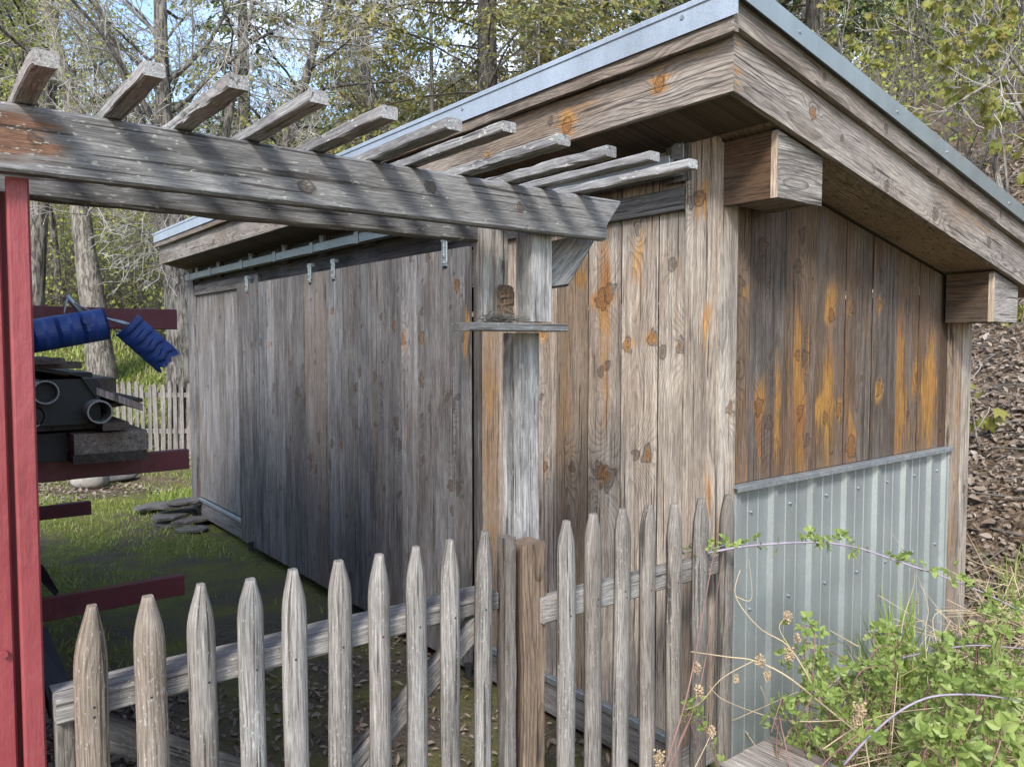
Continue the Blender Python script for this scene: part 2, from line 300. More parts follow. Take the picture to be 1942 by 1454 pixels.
M_DOOR = wood('weathered_door_wood', (.275, .278, .285), (.155, .158, .166), (.062, .064, .072), (.16, .12, .09), .26, .6, streak=.6)
M_FRONT = wood('sun_bleached_wood', (.50, .46, .405), (.34, .30, .258), (.145, .132, .122), (.30, .20, .125), .36, .6, streak=.75)
M_GABLE = wood('dark_stained_wood', (.17, .155, .14), (.092, .078, .067), (.038, .033, .031), (.135, .075, .04), .6, .6, orange=(.25, .105, .035), amber=(.36, .19, .045))
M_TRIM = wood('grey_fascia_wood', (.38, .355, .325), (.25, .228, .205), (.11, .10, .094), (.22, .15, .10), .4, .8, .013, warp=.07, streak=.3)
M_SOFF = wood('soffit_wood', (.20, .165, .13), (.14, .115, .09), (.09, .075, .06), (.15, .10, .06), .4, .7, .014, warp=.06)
M_BEAM = wood('lichened_grey_timber', (.235, .236, .237), (.155, .156, .158), (.075, .076, .08), (.13, .12, .10), .15, .35, .008, streak=.35, lichen=.5, warp=.015, knotty=.14, lsc=(45, 120), lth=.76, orange=(.11, .05, .028), amber=(.16, .085, .05))
M_PICK = wood('silvered_picket_wood', (.31, .298, .282), (.20, .191, .181), (.10, .096, .093), (.17, .125, .085), .25, .5, .008, lichen=.4, knotty=.09, streak=.4, lsc=(70, 190), lth=.75)
M_POST = wood('pale_post_wood', (.44, .438, .43), (.31, .307, .30), (.15, .15, .15), (.22, .17, .12), .2, .35, .010, lichen=.25)
M_BROWN = wood('ridged_brown_wood', (.27, .215, .17), (.17, .13, .10), (.08, .062, .05), (.15, .10, .065), .4, .85, .010)
M_STACK = wood('stacked_lumber_wood', (.25, .22, .19), (.16, .14, .12), (.09, .08, .07), (.12, .085, .06), .3, .5, .010)
M_OLD = wood('grey_weathered_plank', (.40, .365, .33), (.27, .24, .215), (.15, .135, .12), (.24, .17, .12), .3, .7, .010)
M_ROT = plain('rotten_wood', (.13, .075, .05), .9, .5, 30, .5, 60)
M_ROOF = metal('painted_roof_metal', (.41, .47, .535), .42, .3, .12, 260)
M_DRIP = metal('verge_drip_metal', (.30, .35, .355), .34, .6, .05, 120)
M_SIDING = metal('galvanised_siding', (.285, .312, .308), .40, .4, .06, 160, 0)
M_GALV = metal('galvanised_steel', (.36, .40, .42), .40, .7, .14, 90)
M_DARKM = metal('dark_hardware', (.05, .05, .055), .5, .6, .1, 60)
M_RED = red_paint('red_paint', (.205, .034, .038), (.27, .058, .062)); M_RED_SHADED = red_paint('shaded_red_paint', (.09, .015, .02), (.12, .022, .028))  # second one is the same red darkened, shade painted into the rack's colour
M_BLUE = plain('blue_plastic', (.010, .045, .20), .42, .25, 4, .12, 25)
M_PVC = plain('grey_pvc', (.26, .26, .25), .45, .12, 9, .03)
M_BLACK = plain('black_sheet', (.007, .007, .008), .55, .3, 9, .1)
M_GREEN = plain('green_pier', (.05, .09, .07), .6, .3)
M_STONE = plain('grey_slate', (.095, .09, .082), .9, .45, 7, .8, 22)
M_WHITE = plain('pale_stone', (.30, .285, .25), .9, .35, 7, .6, 18)
M_BARK = bark('grey_bark', (.19, .17, .145), (.028, .025, .022), 19)
M_BARKD = bark('dark_bark', (.10, .088, .076), (.022, .02, .018), 17, (.11, .10, .09))
M_BARKP = bark('pale_bark', (.25, .225, .19), (.06, .052, .043), 24, (.33, .31, .26))
M_TWIG = plain('twig', (.34, .32, .29), .9, .3, 3, 0)
M_TWIGM = plain('mid_twig', (.22, .205, .18), .9, .3, 3, 0)
M_TWIGD = plain('dark_twig', (.12, .108, .092), .9, .3, 3, 0)
M_BUD = leafmat('spring_leaf', [(.32, .35, .08), (.44, .45, .12), (.28, .35, .08), (.48, .44, .12)], .45)
M_MAPLE = leafmat('young_maple_leaf', [(.22, .21, .05), (.30, .29, .07), (.20, .25, .05), (.30, .22, .07)], .45)
M_FIR = leafmat('conifer_spray', [(.14, .18, .06), (.25, .26, .085), (.36, .33, .11), (.42, .34, .13)], .4)
M_FIRD = leafmat('dark_conifer_spray', [(.06, .095, .04), (.11, .15, .055), (.16, .20, .075), (.19, .21, .09)], .3)
M_BRAM = leafmat('bramble_leaf', [(.22, .30, .07), (.32, .40, .12), (.17, .25, .06), (.40, .46, .18)], .4, .42)
M_GRASS = leafmat('grass_blade', [(.17, .25, .04), (.25, .33, .06), (.33, .38, .10), (.44, .42, .20)], .35)
M_LITTER = leafmat('dead_leaf', [(.20, .15, .115), (.30, .245, .195), (.12, .085, .062), (.40, .345, .29)], .1, .8)
M_STRAW = plain('dry_straw', (.42, .33, .21), .85, .3, 6, 0)
M_SEED = plain('dry_seed_head', (.40, .30, .19), .95, .4, 60, 0)
M_CANE = plain('violet_cane', (.25, .215, .265), .6, .3, 12, .1)
M_CANER = plain('red_brown_cane', (.20, .11, .09), .7, .3, 10, 0)

# ------------------------------------------------------------------ ground
def smax(x): return np.where(x > 0, x, 0.)
def ground_z(X, Y):
    X = np.asarray(X, float); Y = np.asarray(Y, float)
    s = smax(X-4.75); right = .60*s-.25*smax(s-11); right = right*np.clip((s/1.2), 0, 1)**.5
    b = smax(Y-13.6); back = .33*b-.06*smax(b-14)
    bl = np.clip((X-2.4)/1.5, 0, 1)*.17*np.clip((3.5-Y)/1.5, 0, 1)
    z = -.06+bl+np.sqrt(right**2+back**2)
    z = z+.035*np.sin(X*1.3+.6*Y)*np.sin(Y*.9-X*.4)*np.clip((Y-6)/3+smax(X-5), 0, 1)+.15*np.sin(X*.5+1)*np.sin(Y*.43)*np.clip((right+back)/3, 0, 1)
    return z
def build_ground():
    xs = np.concatenate([np.arange(-60, -6, 2.), np.arange(-6, 14, .2), np.arange(14, 32, .7), np.arange(32, 96, 2.)])
    ys = np.concatenate([np.arange(-30, -2, 2.), np.arange(-2, 18, .2), np.arange(18, 34, .7), np.arange(34, 110, 2.)])
    X, Y = np.meshgrid(xs, ys); Z = ground_z(X, Y)+RNG.normal(0, .006, X.shape); n, m = X.shape
    i = np.arange(n*m).reshape(n, m); f = np.column_stack([i[:-1, :-1].ravel(), i[:-1, 1:].ravel(), i[1:, 1:].ravel(), i[1:, :-1].ravel()])
    mb = MB(); mb.add(np.column_stack([X.ravel(), Y.ravel(), Z.ravel()]), f.tolist())
    m_, nt, p = newmat('earth_grass_litter'); g = N(nt); v = g.obj(); x, y, z = g.sep(v)[:]
    n1 = g.noise(v, .9, 5, .6); n2 = g.noise(v, 5, 5, .65); n3 = g.noise(v, 38, 4, .7); n4 = g.noise(v, 1.7, 3)
    grass = g.mix(g.rng(n2, .35, .65), (.13, .16, .03), (.22, .23, .05)); grass = g.mix(g.rng(n3, .42, .62), grass, (.055, .06, .025))
    moss = g.mix(g.rng(n2, .35, .65), (.15, .15, .04), (.11, .095, .055))
    litc = g.voro(g.vmul(v, (1, 1, 1)), 17)['Color']; lit = g.mix(g.sep(litc)[0], (.11, .075, .048), (.25, .19, .135)); lit = g.mix(g.rng(n3, .45, .6), lit, (.05, .037, .026))
    dirt = g.mix(g.rng(n3, .35, .65), (.06, .05, .04), (.14, .115, .09))
    # lawn lies left of and behind the shed; litter on the wooded hill; bare earth near the gate
    lawn = g.math('MULTIPLY', g.rng(g.math('ADD', x, g.math('MULTIPLY', n1, 2)), 5.6, 4.6), g.rng(g.math('ADD', y, g.math('MULTIPLY', n1, 3)), 6.4, 8.4))
    c = g.mix(g.rng(n4, .42, .6), dirt, moss); c = g.mix(g.math('MULTIPLY', lawn, g.rng(g.math('ADD', g.math('MULTIPLY', n1, .5), g.math('MULTIPLY', n2, .5)), .42, .56)), c, grass)
    hill = g.rng(g.math('ADD', x, g.math('MULTIPLY', n1, 1.2)), 5.0, 5.7); far = g.math('MULTIPLY', g.rng(y, 13, 15), g.rng(n4, .40, .55)); 
    c = g.mix(g.math('MAXIMUM', hill, g.math('MULTIPLY', far, .8)), c, lit)
    bandy = g.math('MULTIPLY', g.rng(y, 10.2, 11), g.rng(y, 14.5, 13.0)); c = g.mix(g.math('MULTIPLY', bandy, g.rng(n2, .38, .55)), c, lit)
    g.put(p.inputs['Base Color'], c); p.inputs['Roughness'].default_value = .95; p.inputs['Specular IOR Level'].default_value = .1
    g.put(p.inputs['Normal'], g.bump(g.math('ADD', n3, n2), .7, .03))
    o = mb.build('ground', m_, smooth=True); tag(o, 'mossy lawn and leaf strewn earth rising into a wooded hill', 'ground', kind='structure')
build_ground()
def gz(x, y): return float(ground_z(x, y))

# scattered small faces: leaves, sprays, blades
T_DIAM = (np.array([(0, 0, 0), (.5, .42, .1), (0, 1, 0), (-.5, .42, .1)]), [(0, 1, 2), (0, 2, 3)])
T_OVAL = (np.array([(0, 0, 0), (.26, .18, .07), (.36, .45, .11), (.24, .74, .07), (0, 1, -.05), (-.24, .74, .07), (-.36, .45, .11), (-.26, .18, .07)]), [(0, 1, 2, 4), (2, 3, 4), (0, 4, 6, 7), (4, 5, 6)])
T_MAPLE = (np.array([(0, 0, 0), (.22, .10, -.02), (.56, .22, -.12), (.30, .38, 0), (.48, .72, -.14), (.16, .64, .02), (0, 1, -.16), (-.16, .64, .02), (-.48, .72, -.14), (-.30, .38, 0), (-.56, .22, -.12), (-.22, .10, -.02)]), [(0, 1, 2, 3), (0, 3, 4, 5), (0, 5, 6, 7), (0, 7, 8, 9), (0, 9, 10, 11)])
T_BLADE = (np.array([(-.5, 0, 0), (.5, 0, 0), (.36, .55, .06), (-.36, .55, .06), (0, 1, .28)]), [(0, 1, 2, 3), (3, 2, 4)])
T_SPRAY = (np.array([(0, 0, 0), (.16, .25, .0), (.5, .42, -.05), (.2, .5, 0), (.42, .78, -.07), (.0, 1, -.1), (-.42, .78, -.07), (-.2, .5, 0), (-.5, .42, -.05), (-.16, .25, 0)]), [(0, 1, 2, 3), (3, 4, 5, 0), (0, 5, 6, 7), (7, 8, 9, 0)])
def scatter(mb, tpl, P, Y, Z, size, val=None, mi=0, wid=1.0):
    """place a leaf template at points P: leaf axis Y, face normal Z (arrays), size array"""
    V, Fc = tpl; n = len(P); k = len(V)
    if n == 0: return
    Y = Y/(np.linalg.norm(Y, axis=1)[:, None]+1e-9); X = np.cross(Y, Z); X /= np.linalg.norm(X, axis=1)[:, None]+1e-9; Zn = np.cross(X, Y)
    size = np.broadcast_to(size, (n,)); wid = np.broadcast_to(wid, (n,))
    A = P[:, None, :]+size[:, None, None]*(V[None, :, 0, None]*wid[:, None, None]*X[:, None]+V[None, :, 1, None]*Y[:, None]+V[None, :, 2, None]*Zn[:, None])
    val = RNG.random(n) if val is None else val
    bt = np.repeat(np.column_stack([val, np.ones(n), np.zeros(n)]), k, 0)
    base = np.arange(n)*k; f = []
    for q in Fc: f += (base[:, None]+np.array(q)[None]).tolist()
    mb.add(A.reshape(-1, 3), f, None, None, bt, mi)
def rdir(n): v = RNG.normal(size=(n, 3)); return v/np.linalg.norm(v, axis=1)[:, None]
def segs(mb, P0, P1, R0, R1, n=3, mi=0):
    """many tapered twigs at once"""
    P0, P1 = np.asarray(P0, float), np.asarray(P1, float); m = len(P0)
    if m == 0: return
    D = P1-P0; D /= np.linalg.norm(D, axis=1)[:, None]+1e-9
    ref = np.where(np.abs(D[:, 2:3]) < .9, np.array([[0, 0, 1.]]), np.array([[1., 0, 0]])); U = np.cross(ref, D); U /= np.linalg.norm(U, axis=1)[:, None]; W = np.cross(D, U)
    th = np.arange(n)*2*math.pi/n; cs = np.cos(th)[None, :, None]*U[:, None]+np.sin(th)[None, :, None]*W[:, None]
    A = np.concatenate([P0[:, None]+np.asarray(R0)[:, None, None]*cs, P1[:, None]+np.asarray(R1)[:, None, None]*cs], 1).reshape(-1, 3)
    b = np.arange(m)*2*n; f = []
    for j in range(n): f += np.column_stack([b+j, b+(j+1) % n, b+n+(j+1) % n, b+n+j]).tolist()
    mb.add(A, f, None, None, (0, 1, 0), mi)

# ------------------------------------------------------------------ the shed
XW, YG = 2.46, 1.87
Z0, SL, XF, YV = 2.62, -.2015, 2.156, 1.58
def zf(x): return Z0+SL*(x-XF)
YEND = 8.66; XR = 4.70
shed = thing('shed', 'weathered plank shed with sliding doors, metal sheathed lower gable and sloping metal roof', 'shed', (XW, YG, 0))
# front wall right of the doors: the boards between door and corner; v is height
def pz(x, y): return at(x, y, 'X', XW+.0)
def fk(x, y, r): q = pz(x, y); return (q[1], q[2], r)
def fs(x, y0, y1, hw, s): a, b = pz(x, y0), pz(x, y1); h = (a[2]-b[2]); return (a[1], b[2]+h*.55, hw, h*.5, h*.6, s)
fe = [2.005, 2.152, 2.361, 2.565, 2.778, 2.926, 3.085, 3.242, 3.40]
fkn = [fk(1140, 570, .022), fk(1157, 553, .026), fk(1140, 705, .016), (pz(1152, 693)[1], pz(1152, 693)[2], .012), fk(1135, 893, .026), fk(1155, 903, .026), fk(1190, 655, .016), fk(1238, 643, .02), fk(1207, 862, .012), fk(1228, 862, .018),
       fk(1276, 502, .015), fk(1256, 666, .014), fk(1292, 658, .02), fk(1302, 707, .012), fk(1302, 905, .014), fk(1210, 430, .014), fk(1030, 632, .012), fk(1028, 752, .01), fk(1035, 885, .012), fk(1085, 885, .014), fk(1312, 950, .012)]
fst = [fs(1148, 455, 640, .045, .95), fs(1143, 545, 590, .075, 1), fs(1150, 590, 960, .035, .55), fs(1146, 870, 930, .06, .75), fs(1102, 510, 550, .05, .9), fs(1212, 430, 570, .03, .55), fs(1190, 640, 668, .035, .8), fs(1236, 628, 655, .04, .75),
       fs(1228, 845, 880, .03, .6), fs(1334, 560, 650, .02, .8), fs(1322, 628, 645, .05, .8), fs(1338, 740, 805, .02, .7), fs(1322, 788, 806, .06, .9), fs(1292, 640, 675, .02, .4), fs(1255, 420, 520, .05, .2), fs(1030, 620, 650, .04, .6), fs(1034, 860, 905, .035, .5), fs(1303, 880, 930, .02, .5)]
for i_, (s_, v_, h_) in enumerate(((.16, 1.9, .8), (.14, 2.2, .5), (.14, 2.2, .35), (.26, 1.9, .9), (.1, 1.9, .4), (.2, 1.5, .9), (.2, 1.5, .9), (.34, 1.3, 1.2))): fst.append(((fe[i_]+fe[i_+1])/2, v_, .15, h_, h_, s_))
ft = [(.05, 1.15, .5), (.0, 1.25, .5), (.05, .92, .25), (.55, .72, .5), (.08, 1.05, .2), (.2, .74, .3), (.25, 1.0, .4), (.6, .85, .9)]
mb = MB(); planks(mb, (XW, 0, 0), (0, 1, 0), (0, 0, 1), (-1, 0, 0), fe, lambda u: .19, lambda u: 2.60, .0, fkn, fst, nk=.5, tones=ft, orange=.5, proud=.003)
mb.build('front_wall', M_FRONT, shed)
# corner trim boards, both faces
cst = [fs(1372, 560, 1010, .02, .5), fs(1360, 880, 1010, .02, .8)]
mb = MB(); planks(mb, (XW-.002, 0, 0), (0, 1, 0), (0, 0, 1), (-1, 0, 0), [1.845, 2.0], lambda u: .02, lambda u: 2.63, .022, [fk(1318, 383, .014), fk(1335, 378, .016)], [fs(1340, 340, 420, .04, .45), fs(1350, 560, 660, .02, .7), fs(1350, 880, 1010, .016, .8)], nk=0, tones=[(.1, 1.1, .45)])
planks(mb, (0, YG-.002, 0), (1, 0, 0), (0, 0, 1), (0, -1, 0), [XW-.018, XW+.098], lambda u: .02, lambda u: zf(u)-.005, .023, [(2.52, 1.55, .014)], [(2.52, 1.55, .02, .05, .06, .7), (2.455, 1.1, .012, .2, .2, .5)], nk=.5, tones=[(.05, 1.05, .2)])
mb.build('corner_trim', M_FRONT, shed)
mb = MB(); bx(mb, (XW-.028, 2.003, 2.325), (XW-.001, 3.42, 2.415), (.1, .62, 0)); mb.build('header_board', M_DOOR, shed)
mb = MB(); bx(mb, (XW-.026, 3.385, .05), (XW+.02, 3.43, 2.6), (.2, .5, 0)); mb.build('door_jamb', M_DOOR, shed)
# upper wall over the doors and track, dark recess
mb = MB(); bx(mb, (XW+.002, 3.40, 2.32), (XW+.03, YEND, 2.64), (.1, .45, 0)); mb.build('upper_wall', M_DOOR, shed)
# fixed panel at the far end with its frame
mb = MB(); planks(mb, (XW, 0, 0), (0, 1, 0), (0, 0, 1), (-1, 0, 0), [6.9, 7.12, 7.33, 7.55, 7.76, 7.98, 8.2, 8.41], lambda u: .2, lambda u: 2.3, .0, (), (), nk=5, orange=.3, tones=[(.2, 1.15, .2)]*3+[(.3, 1.0, .3)]+[(.2, 1.2, .2)]*3, res=.02); mb.build('fixed_panel', M_DOOR, shed)
mb = MB(); bx(mb, (XW-.045, 8.41, -.03), (XW+.08, 8.60, 2.60), (.15, 1.0, .1), axis=2); mb.build('end_post', M_DOOR, shed)
mb = MB(); bx(mb, (XW-.03, 6.6, 2.30), (XW-.001, 8.41, 2.40), (.2, 1.0, .2)); mb.build('head_rail', M_DOOR, shed)
mb = MB(); bx(mb, (XW-.02, 1.86, .0), (XW+.02, 8.41, .155), (.15, .95, .1)); mb.build('rim_joist', M_DOOR, shed)
mb = MB(); bx(mb, (XW-.035, 1.99, .158), (XW-.003, 8.40, .192)); mb.build('sill_strip', M_GALV, shed)
for y in (3.4, 5.0, 6.6, 8.25):
    mb = MB(); tube(mb, [(XW+.12, y, -.25), (XW+.12, y, .0)], .07, 14); mb.build('pier', M_GREEN, shed, True)
# sliding doors
XD = XW-.075
def dk(x, y, r): q = at(x, y, 'X', XD); return (q[1], q[2], r)
def dst(x, y0, y1, hw, s): a, b = at(x, y0, 'X', XD), at(x, y1, 'X', XD); h = a[2]-b[2]; return (a[1], b[2]+h*.5, hw, h*.5, h*.5, s)
dkn = [dk(765, 645, .024), dk(747, 618, .016), dk(868, 541, .018), dk(800, 590, .015), dk(800, 640, .018), dk(800, 722, .022), dk(712, 715, .016), dk(675, 735, .018), dk(683, 705, .014), dk(752, 800, .02), dk(860, 765, .018), dk(848, 755, .012), dk(803, 870, .014), dk(855, 920, .022), dk(870, 925, .018), dk(780, 485, .014), dk(812, 487, .016),
       dk(540, 670, .02), dk(495, 650, .016), dk(567, 745, .026), dk(580, 760, .022), dk(520, 735, .018), dk(478, 655, .014), dk(605, 830, .02), dk(630, 840, .02), dk(600, 890, .018), dk(625, 880, .018)]
dstn = [dst(767, 610, 675, .05, .55), dst(747, 600, 635, .03, .5), dst(868, 525, 560, .03, .9), dst(884, 590, 690, .025, .9), dst(800, 625, 660, .03, .5), dst(862, 750, 790, .03, .5), dst(800, 700, 740, .03, .35), dst(856, 900, 940, .03, .4), dst(765, 800, 840, .05, .3), dst(568, 725, 765, .035, .4), dst(700, 700, 720, .02, .3)]
for nm, y0, y1, zt, hy in (('near', 3.40, 5.15, 2.315, (3.62, 5.02)), ('far', 5.17, 6.98, 2.315, (5.41, 6.72))):
    e = [y0]; 
    while e[-1] < y1-.25: e.append(e[-1]+random.uniform(.155, .215))
    e[-1] = y1 if y1-e[-1] < .1 else e[-1]; e += [y1] if e[-1] < y1 else []
    tn = [(random.uniform(.0, .3)+(.25 if nm == 'far' and i < 2 else 0), random.choice((.72, .85, .95, 1.05, 1.2)), random.uniform(0, .2)) for i in range(len(e))]
    mb = MB(); planks(mb, (XD+.02, 0, 0), (0, 1, 0), (0, 0, 1), (-1, 0, 0), e, lambda u: .035, lambda u: zt, .02, dkn, dstn, nk=6, orange=.16, tones=tn, res=.015)
    mb2 = mb; bx(mb2, (XD+.022, y0+.02, .12), (XD+.045, y1-.02, .26), (.1, .8, 0)); bx(mb2, (XD+.022, y0+.02, 2.1), (XD+.045, y1-.02, 2.3), (.1, .8, 0))
    door = mb.build('sliding_door', M_DOOR, shed)
    for y in hy:
        h = MB(); zb = 2.245 if y > 4 else 2.225
        bx(h, (XD-.012, y-.026, zb+.02), (XD-.003, y+.026, 2.37)); bx(h, (XD-.016, y-.02, zb), (XD-.003, y+.02, zb+.03)); bx(h, (XD-.018, y-.008, zb+.05), (XD-.012, y+.008, 2.36))
        bx(h, (XD-.014, y-.03, 2.36), (XD+.02, y+.03, 2.385))
        for dz in (.02, .06, .11): tube(h, [(XD-.024, y, zb+dz), (XD-.011, y, zb+dz)], .006, 8)
        h.build('hanger', M_GALV, door)
# track: galvanised box rail with couplings, brackets on dark blocks
mb = MB(); XT = XW-.085
for lo, hi in (((XT-.03, 1.985, 2.452), (XT-.026, 8.44, 2.505)), ((XT+.026, 1.985, 2.452), (XT+.03, 8.44, 2.505)), ((XT-.03, 1.985, 2.505), (XT+.03, 8.44, 2.509))): bx(mb, lo, hi, ch=.001)
track = mb.build('track', M_GALV, shed)
for y in (2.03, 2.9, 3.75, 4.6, 5.3, 6.0, 6.75, 7.62, 8.3):
    b = MB(); bx(b, (XT-.036, y-.03, 2.446), (XT-.031, y+.03, 2.515)); bx(b, (XT-.036, y-.03, 2.515), (XT+.05, y+.03, 2.52)); bx(b, (XT+.046, y-.03, 2.52), (XT+.05, y+.03, 2.60))
    tube(b, [(XT+.036, y, 2.575), (XT+.046, y, 2.575)], .012, 8); b.build('track_bracket', M_GALV, track)
    b = MB(); bx(b, (XT+.051, y-.055, 2.435), (XW-.024 if y < 2.1 else XW+.0015, y+.065, 2.632), (.1, .75, 0), axis=2); b.build('mounting_block', M_DOOR, shed)
# gable: boards above, ribbed metal below
def gp(x, y): return at(x, y, 'Y', YG)
def gk(x, y, r): q = gp(x, y); return (q[0], q[2], r)
def gs(x, y0, y1, hw, s): a, b = gp(x, y0), gp(x, y1); h = a[2]-b[2]; return (a[0], b[2]+h*.5, hw, h*.55, h*.55, s)
ge = [2.545, 2.677, 2.922, 3.157, 3.414, 3.66, 3.908, 4.14, 4.385, 4.474]
gkn = [gk(1438, 770, .025), gk(1458, 803, .02), gk(1512, 673, .016), gk(1525, 676, .016), gk(1516, 780, .018), gk(1530, 835, .018), gk(1565, 793, .018), gk(1590, 775, .016), gk(1577, 600, .018), gk(1613, 848, .03), gk(1667, 737, .018), gk(1512, 505, .018), gk(1520, 445, .016), gk(1446, 468, .02), gk(1738, 715, .018), gk(1672, 525, .02), gk(1395, 700, .02), gk(1400, 540, .025), gk(1617, 585, .016)]
gst = [gs(1438, 720, 825, .05, 1), gs(1440, 725, 900, .018, .95), gs(1412, 535, 580, .03, .5), gs(1390, 650, 760, .04, .5), gs(1475, 650, 870, .028, .65), gs(1513, 520, 860, .04, .75), gs(1518, 690, 890, .045, .95), gs(1577, 520, 640, .05, .8), gs(1575, 600, 850, .055, .75), gs(1560, 740, 810, .06, .95), gs(1592, 750, 800, .035, .85), gs(1614, 800, 878, .05, 1), gs(1612, 770, 830, .018, .9),
       gs(1645, 550, 780, .03, .4), gs(1667, 720, 760, .035, .95), gs(1708, 560, 870, .055, .9), gs(1707, 700, 885, .06, 1), gs(1735, 685, 760, .04, .9), gs(1766, 620, 860, .07, .85), gs(1755, 700, 780, .06, .8), gs(1610, 560, 610, .03, .45), gs(1605, 640, 860, .02, .4), gs(1535, 560, 880, .02, .4), gs(1485, 580, 700, .02, .3)]
for i_, (s_, v_) in enumerate(((.22, 1.5), (.16, 1.4), (.30, 1.5), (.34, 1.5), (.18, 1.4), (.12, 1.4), (.32, 1.55), (.30, 1.5))): gst.append(((ge[i_]+ge[i_+1])/2, v_, .16, .33, .6, s_))
gt = [(.6, .95, .5), (.05, .95, .0), (.35, .95, .3), (.3, .95, .3), (.15, 1.0, .1), (.1, 1.05, .1), (.35, .95, .4), (.2, 1.05, .2), (.6, .6, .3)]
mb = MB(); planks(mb, (0, YG, 0), (1, 0, 0), (0, 0, 1), (0, -1, 0), ge, lambda u: 1.245, lambda u: zf(u)-.004, .0, gkn, gst, nk=1.4, tones=gt, orange=.5, res=.012, proud=.005)
mb.build('gable_wall', M_GABLE, shed)
mb = MB(); planks(mb, (0, YG-.002, 0), (1, 0, 0), (0, 0, 1), (0, -1, 0), [4.475, 4.60, 4.72], lambda u: .05, lambda u: zf(u)-.005, .028, (), [(4.55, 1.5, .03, .4, .5, .6), (4.5, .9, .02, .3, .4, .5)], nk=1, tones=[(.4, .85, .6), (.05, 1.0, .2)])
mb.build('gable_post', M_FRONT, shed)
def siding():
    mb = MB(); x = 2.545; prof = []; YS = YG-.006
    majors = [2.59, 2.845, 3.14, 3.425, 3.712, 3.998, 4.285, 4.46]
    pts = [(2.56, 0)]
    for i, c in enumerate(majors):
        pts += [(c-.026, 0), (c-.014, .021), (c+.014, .021), (c+.026, 0)]
        if i < len(majors)-2:
            nx = majors[i+1]
            for q in (.36, .64):
                m = c+(nx-c)*q; pts += [(m-.006, 0), (m-.003, .003), (m+.003, .003), (m+.006, 0)]
    pts = [p for p in pts if p[0] <= 4.475]
    zs = np.linspace(.0, 1.235, 9); n = len(pts)
    V = [(px_, YS-d, z) for z in zs for px_, d in pts]
    f = [(n*i+j, n*i+j+1, n*i+n+j+1, n*i+n+j) for i in range(len(zs)-1) for j in range(n-1)]
    mb.add(V, f); so_ = mb.build('metal_siding', M_SIDING, shed)
    mb = MB(); bx(mb, (2.548, YG-.05, 1.236), (4.474, YG-.001, 1.243)); bx(mb, (2.548, YG-.052, 1.222), (4.474, YG-.05, 1.243), ch=.001); mb.build('flashing', M_GALV, so_)
    mb = MB(); bx(mb, (4.462, YG-.033, .02), (4.4745, YG-.002, 1.235)); mb.build('edge_strip', M_SIDING, so_)
    for z in (1.12, .72, .2):
        for c in (2.72, 3.0, 3.29, 3.57, 3.85, 4.14, 4.40):
            b = MB(); y = YS-.001; tube(b, [(c-.02, y, z), (c-.02, y-.003, z)], .009, 10); tube(b, [(c-.02, y-.003, z), (c-.02, y-.009, z)], .0055, 6); b.build('screw', M_GALV, so_)
siding()
# remaining walls, seen only from the side
mb = MB(); planks(mb, (XR, 0, 0), (0, 1, 0), (0, 0, 1), (1, 0, 0), list(np.arange(YG, 8.6, .24)), lambda u: .0, lambda u: 2.08, .0, res=.2, nk=0); mb.build('rear_wall', M_DOOR, shed)
mb = MB(); planks(mb, (0, 8.58, 0), (1, 0, 0), (0, 0, 1), (0, 1, 0), list(np.arange(XW+.01, XR, .24))+[XR], lambda u: .0, lambda u: zf(u)-.01, .0, res=.2, nk=0); mb.build('end_wall', M_DOOR, shed)
mb = MB(); bx(mb, (XW+.06, YG+.02, .02), (XR-.02, 8.55, .14), (.1, .6, 0)); mb.build('floor_frame', M_DOOR, shed)
# purlins (boxed lookouts) at the gable
for x0, x1, zt, zb in ((2.462, 2.755, 2.60, 2.318), (4.385, 4.70, 2.20, 1.913)):
    mb = MB(); tl = lambda x: zf(x)-.004
    yo = 1.612
    ms = MB(); prism(ms, [(x0, yo+.026, zb), (x0, YG-.027, zb), (x0, YG-.027, tl(x0)), (x0, yo+.026, tl(x0))], (.022, 0, 0), 0, (.5, .62, .2), (0, 1, 0)); ms.build('lookout_side', M_GABLE, shed)
    prism(mb, [(x1-.022, yo+.026, zb), (x1-.022, YG-.027, zb), (x1-.022, YG-.027, tl(x1)), (x1-.022, yo+.026, tl(x1))], (.022, 0, 0), 0, (.2, .9, .1), (0, 1, 0))
    prism(mb, [(x0, yo, zb+.001), (x1, yo, zb+.001), (x1, yo, tl(x1)), (x0, yo, tl(x0))], (0, .025, 0), 0, (.0, 1.0, 0), (1, 0, 0))
    prism(mb, [(x0+.023, yo+.026, zb+.01), (x1-.023, yo+.026, zb+.01), (x1-.023, YG-.027, zb+.01), (x0+.023, YG-.027, zb+.01)], (0, 0, .02), 0, (.4, .9, .2), (0, 1, 0))
    mb.build('lookout_box', M_TRIM, shed)
    mb = MB(); prism(mb, [(x0-.0025, yo-.002, zb+.0), (x0-.0025, yo+.025, zb), (x0-.0025, yo+.025, tl(x0)-.01), (x0-.0025, yo-.002, tl(x0)-.01)], (.002, 0, 0), 0, (.3, 1.3, 1.0), (0, 0, 1)); mb.build('end_grain_strip', M_FRONT, shed)
